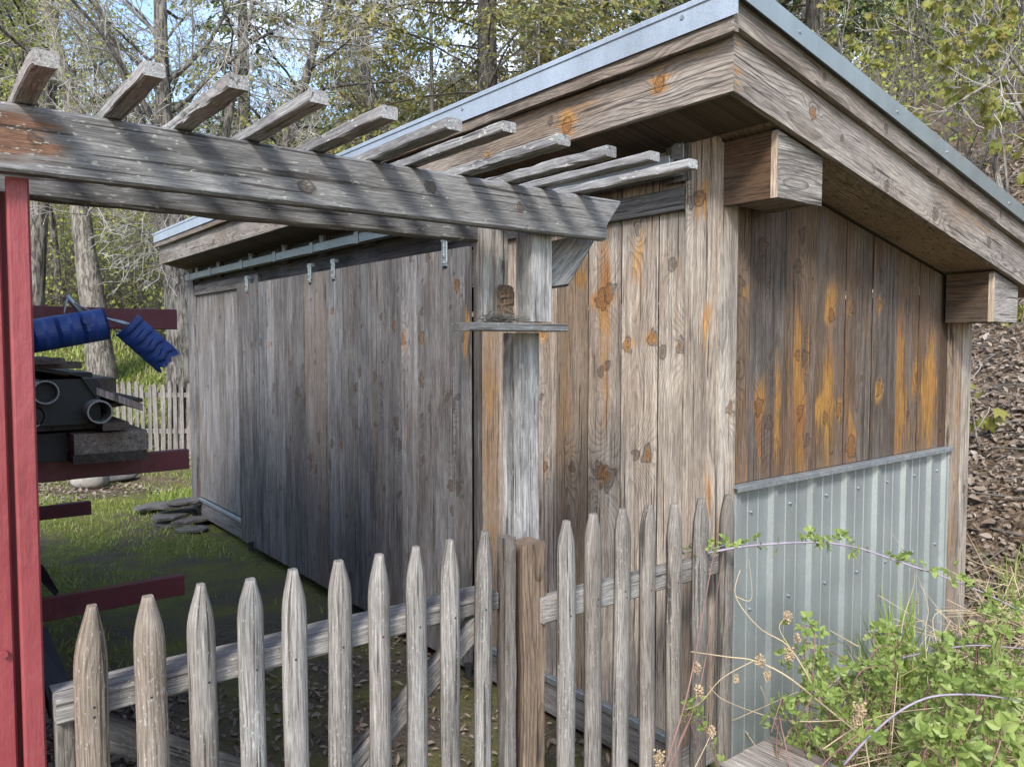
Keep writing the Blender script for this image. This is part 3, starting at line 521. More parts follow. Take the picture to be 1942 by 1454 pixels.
# fascias
def slab(mb, x0, x1, y0, y1, b0, b1, bt, grain=(1, 0, 0)):      # follows the roof slope; b0..b1 above the soffit line
    prism(mb, [(x0, y0, zf(x0)+b0), (x1, y0, zf(x1)+b0), (x1, y0, zf(x1)+b1), (x0, y0, zf(x0)+b1)], (0, y1-y0, 0), 0, bt, grain)
def fgrid(name, mat, O, U, V, Nn, L_, h, knots, stains, tn, sl=0):
    """one long board with its own knots: u runs along the fibres"""
    mb = MB(); O, U, V, Nn = [np.asarray(q, float) for q in (O, U, V, Nn)]
    nu, nv = int(L_/.014), max(3, int(h/.012)); u = np.linspace(0, L_, nu+1); v = np.linspace(0, h, nv+1); Ug, Vg = np.meshgrid(u, v)
    kf = np.zeros_like(Ug); st = kf.copy(); kn = kf.copy()
    for a, b, r in knots:
        du, dv = Ug-a, Vg-b; kf += .05*np.exp(-(du/(3.2*r))**2-(dv/(1.9*r))**2); kn = np.maximum(kn, np.clip(1.35-np.sqrt((du/(r*.9))**2+(dv/(r*1.15))**2), 0, 1))
    for a, b, lu, lv, s in stains: st = np.maximum(st, s*np.exp(-((Ug-a)/lu)**2-((Vg-b)/lv)**2))
    fr = O+Ug.ravel()[:, None]*U+Vg.ravel()[:, None]*V+(.0006*np.sin(Ug*3)).ravel()[:, None]*Nn
    i = np.arange(fr.shape[0]).reshape(nv+1, nu+1); f = np.column_stack([i[:-1, :-1].ravel(), i[:-1, 1:].ravel(), i[1:, 1:].ravel(), i[1:, :-1].ravel()]).tolist()
    ring = np.concatenate([i[0, :-1], i[:-1, -1], i[-1, :0:-1], i[:0:-1, 0]]); m = len(fr); nr = len(ring); bk = fr[ring]-Nn*.024
    f2 = [(ring[k], m+k, m+(k+1) % nr, ring[(k+1) % nr]) for k in range(nr)]+[tuple(m+k for k in range(nr))[::-1]]
    if np.cross(U, V)@Nn < 0: f = [q[::-1] for q in f]; f2 = [q[::-1] for q in f2]
    sd = newseed(); pv = random.uniform(-.2, .6)*h; pt = random.uniform(.02, .05)
    w1 = np.column_stack([Ug.ravel()+sd, Vg.ravel()-pv, np.full(m, pt)]); w2 = np.column_stack([Ug.ravel()[ring]+sd, Vg.ravel()[ring]-pv, np.full(nr, pt+.02)])
    mb.add(np.concatenate([fr, bk]), f+f2, np.concatenate([w1, w2]), np.concatenate([np.column_stack([kf.ravel(), st.ravel(), kn.ravel()]), np.zeros((nr, 3))]), tn)
    return mb.build(name, mat, shed)
XE = 5.02
def ffp(x, y): q = at(x, y, 'X', XF); return q[1]-YV, q[2]-Z0
k1, k2, k3 = ffp(1250, 160), ffp(1075, 238), ffp(925, 305)
fgrid('front_fascia', M_TRIM, (XF, YV, Z0), (0, 1, 0), (0, 0, 1), (-1, 0, 0), 3.1, .178, [(*k1, .02), (*k2, .024), (*k3, .016), (.9, .1, .012), (1.95, .06, .016), (2.6, .1, .014)],
      [(*k1, .045, .045, 1), (*k2, .055, .055, 1), (*k3, .05, .04, .6), (k2[0]-.12, .14, .08, .05, .35), (.05, .15, .25, .05, .25), (1.6, .15, .4, .04, .3)], (.12, 1.08, .25))
fgrid('front_fascia', M_TRIM, (XF, YV+3.103, Z0), (0, 1, 0), (0, 0, 1), (-1, 0, 0), YEND-YV-3.103, .178, [(1, .1, .014), (2.2, .05, .02), (3.0, .1, .016), (3.6, .12, .012)], [(.1, .12, .3, .06, .35)], (.1, 1.0, .1))
sl_len = math.hypot(1, SL); UD = np.array([1, 0, SL])/sl_len
def vfp(x, y): q = at(x, y, 'Y', YV); return (q[0]-XF)*sl_len, q[2]-zf(q[0])
v1, v2, v3 = vfp(1541, 214), vfp(1597, 262), vfp(1900, 487)
fgrid('verge_fascia', M_TRIM, (XF+.002, YV, Z0), UD, (0, 0, 1), (0, -1, 0), (XE-XF-.002)*sl_len, .198, [(*v1, .018), (*v2, .009), (*v3, .009), (1.5, .05, .022), (1.05, .03, .016), (2.1, .09, .02)], [(*v1, .018, .022, 1), (.02, .1, .03, .12, .3), (2.0, .15, .6, .05, .25)], (.06, 1.02, .15))
mb = MB(); timber(mb, (XF-.028, YV-.03, Z0+.215), (XF-.028, YEND+.02, Z0+.215), .024, .086, bt=(.25, .85, .2), ch=.002)
mb.build('upper_fascia', M_TRIM, shed)
fgrid('upper_verge_fascia', M_TRIM, (XF-.04, YV-.028, zf(XF-.04)+.188), UD, (0, 0, 1), (0, -1, 0), (XE-XF+.05)*sl_len, .085, [(.55, .05, .01), (1.02, .04, .012), (1.5, .03, .012), (2.2, .05, .01)], [], (.15, .92, .1))
# soffits
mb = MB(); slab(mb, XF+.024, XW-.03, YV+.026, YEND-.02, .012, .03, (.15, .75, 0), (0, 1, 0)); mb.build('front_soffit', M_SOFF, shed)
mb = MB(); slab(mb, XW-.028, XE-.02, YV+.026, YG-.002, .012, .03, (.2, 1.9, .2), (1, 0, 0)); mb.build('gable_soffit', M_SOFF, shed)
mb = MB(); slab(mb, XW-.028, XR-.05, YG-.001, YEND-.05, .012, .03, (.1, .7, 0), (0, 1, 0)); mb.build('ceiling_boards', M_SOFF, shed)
# roof sheet, drip edges
mb = MB(); slab(mb, XF-.055, XE+.03, YV-.045, YEND+.04, .285, .30, (0, 1, 0))
roof = mb.build('roof', M_ROOF, shed)
mb = MB(); xo = XF-.05
prism(mb, [(xo, YV-.05, 2.838), (xo, YV-.05, 2.935), (xo+.02, YV-.05, 2.948), (xo+.09, YV-.05, 2.945), (xo+.09, YV-.05, 2.94), (xo+.021, YV-.05, 2.943), (xo+.003, YV-.05, 2.93), (xo+.003, YV-.05, 2.838)], (0, YEND+.05-YV, 0))
de = mb.build('eave_drip_edge', M_ROOF, roof)
for y in (1.75, 3.05, 4.3, 5.6, 6.9, 8.2):
    b = MB(); tube(b, [(xo-.004, y, 2.895), (xo+.001, y, 2.895)], .008, 8); b.build('screw', M_GALV, roof)
mb = MB(); yo = YV-.055; x0, x1 = xo+.004, XE+.03
prism(mb, [(x0, yo, zf(x0)+.262), (x1, yo, zf(x1)+.272), (x1, yo, zf(x1)+.345), (x0, yo, zf(x0)+.335)], (0, .003, 0))
prism(mb, [(x0, yo+.003, zf(x0)+.33), (x1, yo+.003, zf(x1)+.34), (x1, yo+.003, zf(x1)+.345), (x0, yo+.003, zf(x0)+.335)], (0, .08, 0))
mb.build('verge_drip_edge', M_DRIP, roof)
for i, yy in enumerate(np.arange(YV+.25, YEND, .3)):
    b = MB(); slab(b, XF+.05, XE+.03, yy-.02, yy+.02, .301, .32, (0, 1, 0)); b.build('roof_rib', M_ROOF, roof)
for x in (2.45, 3.15, 3.6, 4.3):
    b = MB(); tube(b, [(x, yo-.004, zf(x)+.3), (x, yo+.001, zf(x)+.3)], .006, 8); b.build('screw', M_DRIP, roof)
# door guides under the doors
for y in (6.62, 3.35):
    b = MB(); bx(b, (XD-.06, y-.03, .02), (XD+.06, y+.03, .03)); tube(b, [(XD-.045, y, .03), (XD-.045, y, .085)], .02, 10); tube(b, [(XD-.045, y, .085), (XD-.045, y, .095)], .026, 10); b.build('door_guide', M_DARKM, shed)

# ------------------------------------------------------------------ arbor over the gate
YF = 1.74
arbor = thing('arbor', 'lichen spotted grey timber arbor over the picket gate with short rafters', 'arbor', (1.5, YF, 0))
mb = MB(); timber(mb, (-.9, YF+.019, 2.186), (1.757, YF+.019, 2.186), .04, .128, cut1=.80, n=200, ch=.006, jit=.0008, bt=(.03, 1.08, .05), fine=11, knots=[(1.12, .0, .010), (1.66, -.02, .016), (2.0, .02, .012), (2.3, .0, .01)], stains=[(1.05, .005, .09, .05, 1), (1.13, -.012, .05, .018, .8), (1.02, -.03, .07, .02, .8)]); mb.build('beam', M_BEAM, arbor)
mb = MB(); timber(mb, (.0, YF+.205, 2.17), (1.385, YF+.205, 2.17), .04, .128, n=20, ch=.006, bt=(.0, .95, 0)); mb.build('beam', M_BEAM, arbor)
RX = [(.202, 1.471, .0), (.356, 1.435, 0), (.490, 1.41, 0), (.638, 1.40, 0), (.793, 1.406, 0), (.941, 1.394, .01), (1.046, 1.339, .012), (1.210, 1.346, .014), (1.371, 1.354, .0), (1.491, 1.322, .0), (1.630, 1.315, .0)]
for i, (x, y, dx) in enumerate(RX):
    mb = MB(); z = 2.253+.012
    if i == 0:   # the first one is bowed
        pts = [(x, 2.02, z), (x, 1.78, z), (x, 1.65, z+.004), (x, 1.54, z+.002), (x, y, z-.006)]
        for a, b in zip(pts[:-1], pts[1:]): timber(mb, a, b, .038, .026, n=2, ch=.003, jit=.0004, bt=(.12, 1.7, .25), pith=(.0, -.05))
    else: timber(mb, (x+dx, 2.03, z), (x, y, z), random.uniform(.035, .04), random.uniform(.022, .027), n=14, ch=.003, jit=.0014 if i in (2, 8) else .0008, bt=(random.uniform(0, .15), random.uniform(1.45, 1.8), 0))
    mb.build('rafter', M_BEAM, arbor)
mb = MB(); timber(mb, (1.531, 1.90, -.1), (1.531, 1.90, 1.834), .082, .085, up=(0, 1, 0), n=24, jit=.0009, bt=(.0, 1.02, 0)); mb.build('post', M_POST, arbor)
mb = MB(); timber(mb, (1.522, 1.827, 1.866), (1.522, 1.827, 2.235), .081, .078, up=(0, 1, 0), n=8, jit=.0012, bt=(.0, 1.1, 0)); mb.build('post_top', M_POST, arbor)
mb = MB(); timber(mb, (1.438, 1.925, 1.862), (1.438, 1.925, 2.235), .105, .03, up=(0, 1, 0), n=6, bt=(.12, 1.15, .15)); mb.build('back_cleat', M_POST, arbor)
mb = MB(); bx(mb, (1.238, 1.762, 1.837), (1.604, 1.862, 1.860), (.05, 1.0, 0)); mb.build('shelf', M_BEAM, arbor)
b4 = [at(x, y, 'Y', 1.84) for x, y in ((1046, 457), (1135, 440), (1079, 538), (1046, 543))]
mb = MB(); prism(mb, b4, (0, .018, 0), 0, (.05, 1.0, .05), unit(b4[1]-b4[3])); mb.build('knee_block', M_POST, arbor)
b5 = [q+np.array([.016, .021, -.006]) for q in b4]
mb = MB(); prism(mb, b5, (0, .02, 0), 0, (.1, .55, 0), unit(b4[1]-b4[3])); mb.build('knee_block', M_BEAM, arbor)
mb = MB(); V = []
timber(mb, (1.458, 1.884, 1.861), (1.459, 1.884, 1.972), .054, .016, up=(0, 1, 0), n=14, ch=.005, jit=.002, cut1=.9, bt=(.6, .75, .6)); mb.build('rotten_stub', M_BROWN, arbor)
nest = MB(); P0 = np.column_stack([RNG.normal(1.405, .03, 90), RNG.normal(1.835, .02, 90), 1.862+np.abs(RNG.normal(.004, .014, 90))]); D = rdir(90)*np.array([.05, .05, .022]); segs(nest, P0-D*.5, P0+D*.5, np.full(90, .0016), np.full(90, .0012), 3)
tag(nest.build('nest', [M_TWIGD]), 'small untidy nest of dark twigs on the arbor shelf', 'nest')

# ------------------------------------------------------------------ gate and fence
def picket(name, x, ztop, zbot, w, y, parent, tone, lean=0, th=.024):
    """round-faced picket with a tapering tip"""
    mb = MB(); hs = list(np.arange(zbot, ztop-.125, .09))+[ztop-t for t in (.115, .098, .08, .062, .045, .028, .013, .0)]
    prof = {.115: 1, .098: .985, .08: .94, .062: .85, .045: .72, .028: .56, .013: .42, .0: .30}
    sec = [(-.5, 0), (-.47, -.40), (-.36, -.72), (-.16, -.96), (.16, -.96), (.36, -.72), (.47, -.40), (.5, 0), (.42, .5), (-.42, .5)]; n = len(sec); vs = []; wc = []; sd = newseed(); pu = random.uniform(-.4, .4)*w; pt = random.uniform(.012, .05)
    wob = random.uniform(0, 6); tl = random.uniform(.82, 1.2); tb = random.uniform(.75, 1.25); sk = random.uniform(-.1, .1); ztop += random.uniform(-.006, .006)
    hs = list(np.arange(zbot, ztop-.125*tl, .09))+[ztop-t*tl for t in (.115, .098, .08, .062, .045, .028, .013, .0)]
    for h in hs:
        t = round((ztop-h)/tl, 3); k = min([1]+[v for q, v in prof.items() if abs(q-t) < .0011]) if t < .12 else 1
        k = k*(1+(tb-1)*(1-k)); 
        ww = w*k*(1+.018*math.sin(h*9+wob)); dd = th*(.55+.45*k); cx = x+sk*w*(1-k)+lean*(h-.6)+.0015*math.sin(h*7+wob)
        vs += [(cx+a*ww, y+b*dd, h) for a, b in sec]; wc += [(h+sd, a*w-pu, b*th+pt) for a, b in sec]
    m = len(hs); f = [(n*i+j, n*i+(j+1) % n, n*i+n+(j+1) % n, n*i+n+j) for i in range(m-1) for j in range(n)]+[tuple(range(n-1, -1, -1)), tuple(range(n*(m-1), n*m))]
    mb.add(vs, f, wc, None, tone); o = mb.build(name, M_PICK, parent)
    for hz in ((1.075, 1.055) if random.random() < .6 else (1.065,)):
        if parent['category'] == 'fence': hz -= .065
        nb = MB(); nx = x+lean*(hz-.6)+random.uniform(-.008, .008); tube(nb, [(nx, y-th*.8, hz), (nx, y-th*.985, hz)], .0028, 7); nb.build('nail', M_DARKM, o)
    sm = np.array([len(p.vertices) == 4 for p in o.data.polygons]); o.data.polygons.foreach_set('use_smooth', sm)
    return o
gate = thing('gate', 'grey picket gate with ten pointed pickets and diagonal braces', 'gate', (.8, YF, 0))
GX = [.287, .399, .503, .611, .716, .826, .936, 1.046, 1.153, 1.262]; GT = [1.275, 1.274, 1.276, 1.274, 1.277, 1.275, 1.276, 1.274, 1.273, 1.275]
GTN = [(.62, .95, .75), (.30, 1.0, .8), (.08, .9, .2), (.0, 1.06, 0), (.02, 1.0, .1), (.1, .95, .1), (.02, 1.05, .05), (.0, 1.0, .05), (.03, .97, .1), (.05, .92, .1)]
for i, x in enumerate(GX): picket('picket', x, GT[i], .10, (.062, .064, .060, .059, .060, .061, .058, .058, .057, .054)[i], YF-.004, gate, GTN[i], random.uniform(-.006, .006))
mb = MB(); timber(mb, (.225, YF+.062, 1.064), (1.33, YF+.062, 1.064), .098, .052, ch=.006, bt=(.02, 1.08, .05)); mb.build('rail', M_PICK, gate)
mb = MB(); timber(mb, (.225, YF+.062, .28), (1.33, YF+.062, .28), .098, .052, ch=.006, bt=(.02, 1.0, .05)); mb.build('rail', M_PICK, gate)
mb = MB(); timber(mb, (.30, YF+.085, .985), (1.27, YF+.085, .32), .03, .065, ch=.004, bt=(.05, .8, .05)); mb.build('brace', M_PICK, gate)
mb = MB(); timber(mb, (1.31, YF+.045, 1.03), (.36, YF+.045, .33), .036, .066, ch=.005, bt=(.0, 1.08, .0)); mb.build('brace', M_PICK, gate)
mb = MB(); timber(mb, (.245, YF+.06, .12), (.245, YF+.06, 1.035), .04, .05, up=(0, 1, 0), bt=(.3, .7, .1)); mb.build('stile', M_PICK, gate)
mb = MB(); timber(mb, (1.366, YF+.022, .1), (1.366, YF+.022, 1.244), .036, .048, up=(0, 1, 0), ch=.003, bt=(.25, .72, .05)); mb.build('latch_stile', M_PICK, gate)

fence = thing('picket_fence', 'short run of grey picket fence from brown post to shed corner', 'fence', (1.9, YF, 0))
mb = MB(); timber(mb, (1.474, YF+.062, -.15), (1.474, YF+.062, 1.205), .084, .082, up=(0, 1, 0), ch=.004, n=20, bt=(.35, 1.0, .45)); mb.build('post', M_BROWN, fence)
FX = [1.553, 1.679, 1.806, 1.931, 2.066, 2.203, 2.352]; FT = [1.272, 1.272, 1.272, 1.27, 1.262, 1.262, 1.25]
for i, x in enumerate(FX): picket('picket', x, FT[i], .08, (.064, .062, .063, .06, .064, .07, .066)[i], YF-.014 if i else YF-.03, fence, [(.02, 1.0, .1), (.1, 1.0, .25), (.05, 1.02, .2), (.12, 1.02, .3), (.15, 1.0, .35), (.2, .82, .2), (.2, .85, .2)][i], random.uniform(-.008, .008))
mb = MB(); timber(mb, (1.493, YF+.022, 1.0), (2.40, YF+.022, 1.0), .05, .075, ch=.006, bt=(.0, 1.12, .1)); mb.build('rail', M_PICK, fence)
mb = MB(); timber(mb, (1.493, YF+.022, .3), (2.40, YF+.022, .3), .05, .075, ch=.006, bt=(.0, 1.0, .1)); mb.build('rail', M_PICK, fence)

bench = thing('bench', 'corner of a weathered grey plank bench in front of the fence', 'bench', (1.95, .9, 0))
mb = MB(); timber(mb, (2.10, .2, .482), (2.10, 1.45, .482), .285, .04, ch=.006, n=16, jit=.0015, bt=(.1, 1.05, .2)); mb.build('seat', M_OLD, bench)
for y in (.35, 1.3):
    mb = MB(); bx(mb, (2.02, y-.04, -.1), (2.18, y+.04, .46)); mb.build('leg', M_OLD, bench)

# ------------------------------------------------------------------ red building with its lumber rack arms
XRD = .21
red = thing('red_building', 'red painted outbuilding wall with cantilever lumber rack arms on its side', 'building', (XRD, YF+.05, 0))
yf = YF+.055
mb = MB(); bx(mb, (-1.2, yf+.016, -.15), (XRD-.046, yf+.05, 2.118), ch=.004, axis=2); bx(mb, (XRD-.08, yf+.052, -.15), (XRD-.032, yf+.07, 2.1), axis=2); mb.build('end_wall', M_RED, red)
mb = MB(); bx(mb, (XRD-.038, yf-.012, -.15), (XRD, yf+.012, 2.12), ch=.004, axis=2); mb.build('corner_board', M_RED, red)
mb = MB(); bx(mb, (XRD-.03, yf+.013, -.15), (XRD-.002, 7.6, 1.15), ch=.002, axis=1); mb.build('side_wall', M_RED_SHADED, red)
mb = MB(); bx(mb, (-6, 1.86, -.2), (-.08, 5.0, 3.8), axis=0); prism(mb, [(-6.2, 1.8, 3.801), (-.02, 1.8, 3.801), (-.02, 1.8, 3.87), (-3.2, 1.8, 4.7)], (0, 3.3, 0)); mb.build('unseen_shade_block', M_RED, red)  # added block out of view, casts shade on doors, yard and rack
for xx, zz in ((.24, 1.93), (.245, 1.19)):
    b = MB(); tube(b, [(xx-.1, yf+.012, zz), (xx-.1, yf+.004, zz)], .007, 10); b.build('bolt', M_RED, red)
def arm(y, x1, z0, z1, tone=.0):
    mb = MB(); timber(mb, (XRD, y+.02, (z0+z1)/2), (x1, y+.02, (z0+z1)/2), .045, z1-z0, ch=.003); mb.build('rack_arm', M_RED_SHADED, red)
for y in (3.75, 5.93):
    for x1, z0, z1 in ((1.004, 1.866, 1.957), (1.044, 1.222, 1.312), (1.012, .635, .727)): arm(y, x1 if y < 4 else 1.004, z0, z1)
    mb = MB(); bx(mb, (XRD-.002, y-.02, -.15), (XRD+.055, y-.004, 2.1), axis=2); mb.build('rack_upright', M_RED_SHADED, red)
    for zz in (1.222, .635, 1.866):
        mb = MB(); prism(mb, [(XRD+.055, y, zz), (XRD+.16, y, zz), (XRD+.055, y, zz-.09)], (0, .045, 0)); mb.build('gusset', M_RED_SHADED, red)
# lumber on the arms
def plank_thing(name, label, cat, x0, x1, z0, z1, y0=3.55, y1=6.3, mat=M_STACK, bt=(.1, .8, .1), group='lumber stored on the red rack', tilt=0):
    o = MB(); timber(o, ((x0+x1)/2, y0, (z0+z1)/2), ((x0+x1)/2+.0, y1, (z0+z1)/2+tilt), x1-x0, z1-z0, bt=bt, ch=.003)
    return tag(o.build(name, mat), label, cat, group)
def lp(x, y): q = at(x, y, 'Y', 3.55); return q[0], q[2]
def lrect(a, b): (x0, z1), (x1, z0) = lp(*a), lp(*b); return x0, x1, z0, z1
plank_thing('lumber', 'thick timber on the middle red arm with exposed knots', 'lumber', *lrect((140, 815), (280, 842))[:2], 1.352, 1.435, bt=(.05, 1.25, .1))
plank_thing('lumber', 'dark timber lying under the knotty timber on the middle arm', 'lumber', *lrect((138, 843), (279, 855))[:2], 1.3125, 1.3515, bt=(.2, .45, .1))
plank_thing('lumber', 'dark broad board below the pale pipes', 'lumber', *lrect((72, 795), (212, 813)), bt=(.2, .35, 0), y0=3.62)
plank_thing('lumber', 'thin board ending under the right hand pale pipe', 'lumber', *lrect((190, 800), (240, 812)), bt=(.3, .7, .3), y0=3.5)
plank_thing('lumber', 'short topmost grey batten on the pile', 'lumber', *lrect((62, 680), (124, 690)), bt=(.1, .8, 0))
plank_thing('lumber', 'bark edged batten just below the topmost batten', 'lumber', *lrect((70, 688), (160, 699)), bt=(.3, .7, .1), y0=3.6)
plank_thing('lumber', 'square cut board behind the pale sloping board', 'lumber', *lrect((165, 724), (256, 764)), bt=(.1, .9, .1), y0=3.9)
plank_thing('lumber', 'black end timber just above the square cut board', 'lumber', *lrect((150, 710), (198, 727)), mat=M_BLACK, y0=3.8)
A, B_ = lp(172, 730), lp(265, 764)
o = MB(); prism(o, [(A[0], 3.62, A[1]), (B_[0], 3.5, B_[1]), (B_[0], 3.5, B_[1]-.03), (A[0], 3.62, A[1]-.03)], (-.05, 2.3, .02), 0, (.0, 1.5, .1), (0, 1, 0)); tag(o.build('lumber', M_OLD), 'pale sloping board with a sawn end on the pile', 'lumber', 'lumber stored on the red rack')
A, B_ = lp(205, 768), lp(283, 758)
o = MB(); prism(o, [(A[0], 3.6, A[1]), (B_[0], 3.66, B_[1]), (B_[0], 3.66, B_[1]-.015), (A[0], 3.6, A[1]-.02)], (0, 2.2, 0), 0, (.2, .5, 0), (0, 1, 0)); tag(o.build('lumber', M_STACK), 'thin dark plank sticking out under the pale sloping board', 'lumber', 'lumber stored on the red rack')
pts = [lp(66, 700), lp(98, 703), lp(155, 711), lp(196, 768), lp(212, 790)]
o = MB(); V = []; 
for y in (3.58, 5.9): V += [(x, y, z) for x, z in pts]; V += [(x, y, z-.006) for x, z in pts[::-1]]
n = 10; o.add(V, [tuple(range(n))[::-1], tuple(range(n, 2*n))]+[(i, (i+1) % n, n+(i+1) % n, n+i) for i in range(n)]); tag(o.build('folded_sheet', M_BLACK), 'folded black sheet draped over the pale pipes', 'sheet')
for lab, (cx, cy), r, wl, y0 in (('large pale pipe beside the red wall, second from left', (87, 744), .047, .005, 3.55), ('small pale pipe under the fold of the black sheet', (132, 735), .032, .004, 3.75), ('large pale pipe at the right of the pile', (190, 781), .047, .006, 3.5), ('pale pipe half hidden by red corner board', (60, 790), .045, .005, 3.6)):
    q = at(cx, cy, 'Y', y0); m = MB(); th = np.arange(28)*2*math.pi/28; V = []
    for (rr, yy) in ((r, y0+3), (r, y0), (r-wl, y0), (r-wl, y0+3)): V += [(q[0]+rr*math.cos(a), yy if yy == y0 or rr < r else y0+.5, q[2]+rr*math.sin(a)) for a in th]
    m.add(V, [(28*i+j, 28*i+(j+1) % 28, 28*i+28+(j+1) % 28, 28*i+28+j) for i in range(3) for j in range(28)]); tag(m.build('pipe', M_PVC, None, False), lab, 'pipe', 'plastic pipes on the rack')
o = MB(); q0, q1 = at(64, 720, 'Y', 3.62), at(205, 800, 'Y', 3.62); bx(o, (q0[0], 3.60, q1[2]), (q1[0]-.03, 5.8, q0[2]), (0, 1, 0), axis=1, ch=.02); tag(o.build('tarp_bundle', M_BLACK), 'black tarp bundle packed between the pale pipes', 'tarp')
o = MB(); bx(o, (.25, 3.70, 1.3125), (.56, 4.3, 1.43)); tag(o.build('storage_box', M_BLACK), 'black box in the shade beside the knotty timber', 'box')
# blue plastic pieces (split barrel)
def ribbed(mb, C0, U, V, W, L_, half, ribs, amp, curve, ragged=0, thick=.004):
    """curved ribbed sheet: u along the ribs' sequence, v across; W = bulge"""
    nu, nv = 60, 14; C0, U, V, W = [np.asarray(q, float) for q in (C0, U, V, W)]; fr = []
    for i in range(nu+1):
        s = i/nu
        for j in range(nv+1):
            t = j/nv*2-1; e = ragged*(.5*math.sin(t*9)+.5*math.sin(t*17+1)+.3*math.sin(t*31)) if i == nu else (ragged*.9*s*(.5*math.sin(t*9)))
            b = curve*math.cos(t*math.pi/2)+amp*math.tanh(3*math.sin(s*ribs*2*math.pi))*math.cos(t*1.2)
            fr.append(C0+U*(s*L_+e)+V*(half*math.sin(t*math.pi/2*.9)/math.sin(math.pi/2*.9))+W*b)
    fr = np.array(fr); bk = fr-W*thick; m = len(fr); k = nv+1
    f = [(k*i+j, k*i+j+1, k*i+k+j+1, k*i+k+j) for i in range(nu) for j in range(nv)]; f += [tuple(m+q for q in a[::-1]) for a in f]
    ring = [j for j in range(nv)]+[k*i+nv for i in range(nu)]+[k*nu+j for j in range(nv, 0, -1)]+[k*i for i in range(nu, 0, -1)]
    f += [(ring[i], m+ring[i], m+ring[(i+1) % len(ring)], ring[(i+1) % len(ring)]) for i in range(len(ring))]
    mb.add(np.concatenate([fr, bk]), f)
bar = thing('blue_barrel', 'ribbed blue plastic barrel half with bung cap on the rack', 'barrel', (.5, 3.6, 1.8))
a0, a1 = at(-40, 655, 'Y', 3.6), at(200, 614, 'Y', 3.6); U = unit(a1-a0); Vv = unit(np.cross(U, [0, -1, 0])); Ln = np.linalg.norm(a1-a0)
mb = MB(); ribbed(mb, a0, U, Vv, np.array([0, -1, 0]), Ln, .066, 5, .006, .06, .004)
pe = a1; th = np.linspace(-math.pi/2, math.pi/2, 13); V = [pe+Vv*.066*math.sin(t)+np.array([0, -.062*math.cos(t), 0]) for t in th]; mb.add(np.array(V), [tuple(range(13))])
mb.build('shell', M_BLUE, bar)
for px_, r in (((165, 607), .02), ((168, 625), .008)):
    q = at(*px_, 'Y', 3.54); m = MB(); tube(m, [q+np.array([0, .03, 0]), q+np.array([0, -.004, 0]), q+np.array([0, -.012, 0])], [r, r, r*.9], 18); m.build('bung_cap', M_BLUE, bar)
b0, b1 = at(248, 622, 'Y', 3.6), at(316, 682, 'Y', 3.6); U = unit(b1-b0); Vv = unit(np.cross(U, [0, -1, 0]))
mb = MB(); ribbed(mb, b0-U*.02, U, Vv, unit([.1, -1, .1]), np.linalg.norm(b1-b0)+.03, .062, 4, .006, .03, .016)
q = [at(x, y, 'Y', 3.59) for x, y in ((217, 624), (240, 633), (258, 618), (272, 620), (262, 655), (250, 655))]; prism(mb, q, (0, .004, 0))
tag(mb.build('blue_fragment', M_BLUE), 'torn ribbed blue plastic fragment hanging off the strut', 'plastic scrap')
pole = thing('bent_frame', 'bent grey metal pole and strap above the blue barrel', 'pole', (.55, 3.6, 1.95))
mb = MB(); tube(mb, [at(x, y, 'Y', 3.64) for x, y in ((122, 568), (128, 562), (140, 577), (170, 612))], [.008, .011, .011, .011], 10); mb.build('pole', M_GALV, pole, True)
mb = MB(); tube(mb, [at(x, y, 'Y', 3.62) for x, y in ((127, 566), (122, 590), (120, 604))], .004, 6); mb.build('strap', M_GALV, pole, True)
mb = MB(); tube(mb, [at(x, y, 'Y', 3.63) for x, y in ((140, 575), (200, 603), (230, 612), (262, 622))], [.003, .004, .01, .011], 8); mb.build('strut', M_GALV, pole, True)
# panels leaning in the corner under the rack
o = MB(); q = [at(88, 1185, 'Y', 2.1), at(140, 1310, 'Y', 1.95), at(92, 1330, 'Y', 1.95), at(60, 1200, 'Y', 2.1)]; prism(o, q, (0, 0, -.04)); tag(o.build('tray', M_DARKM), 'shallow dark tray on the ground behind the gate hinge', 'tray')
o = MB(); q = [at(84, 1075, 'Y', 3.4), at(112, 1122, 'Y', 3.3), at(104, 1130, 'Y', 3.3), at(75, 1100, 'Y', 3.4)]; prism(o, q, (-.05, 1.2, 0)); tag(o.build('gutter_length', M_DARKM), 'dark folded gutter length leaning on the lowest red arm', 'gutter')

# ------------------------------------------------------------------ far picket fence
farf = thing('picket_fence', 'distant bleached picket fence at the far edge of the lawn', 'fence', (3.2, 13.9, 0))
fa, fb = np.array([1.2, 15.45]), np.array([4.3, 13.05]); Lf = np.linalg.norm(fb-fa); nf = int(Lf/.105)
for i in range(nf):
    p = fa+(fb-fa)*(i+.5)/nf; zt = 1.16+random.uniform(-.04, .04)-.0; w = random.uniform(.055, .075); m = MB(); b0 = gz(*p)-.05; d = (fb-fa)/Lf*w/2; nn = np.array([-d[1], d[0]])/w*2*.009
    prof = [(1, b0), (1, zt-.09), (.8, zt-.04), (.3, zt)]; lean = random.uniform(-.02, .02); V = []
    for k, z in prof: V += [(p[0]+s*d[0]*k+t*nn[0]+lean*z, p[1]+s*d[1]*k+t*nn[1], z) for s, t in ((-1, -1), (1, -1), (1, 1), (-1, 1))]
    V = np.array(V); sd = newseed(); m.add(V, [(4*a+j, 4*a+(j+1) % 4, 4*a+4+(j+1) % 4, 4*a+4+j) for a in range(3) for j in range(4)]+[(12, 13, 14, 15)], np.column_stack([V[:, 2]+sd, (V[:, :2]-p)@(d/w*2), np.full(16, .03)]), None, (random.uniform(0, .2), random.uniform(.85, 1.1), .15)); m.build('picket', M_PICK, farf)
for z in (.35, .95):
    m = MB(); timber(m, (fa[0], fa[1]+.04, z), (fb[0], fb[1]+.04, z), .04, .08); m.build('rail', M_PICK, farf)

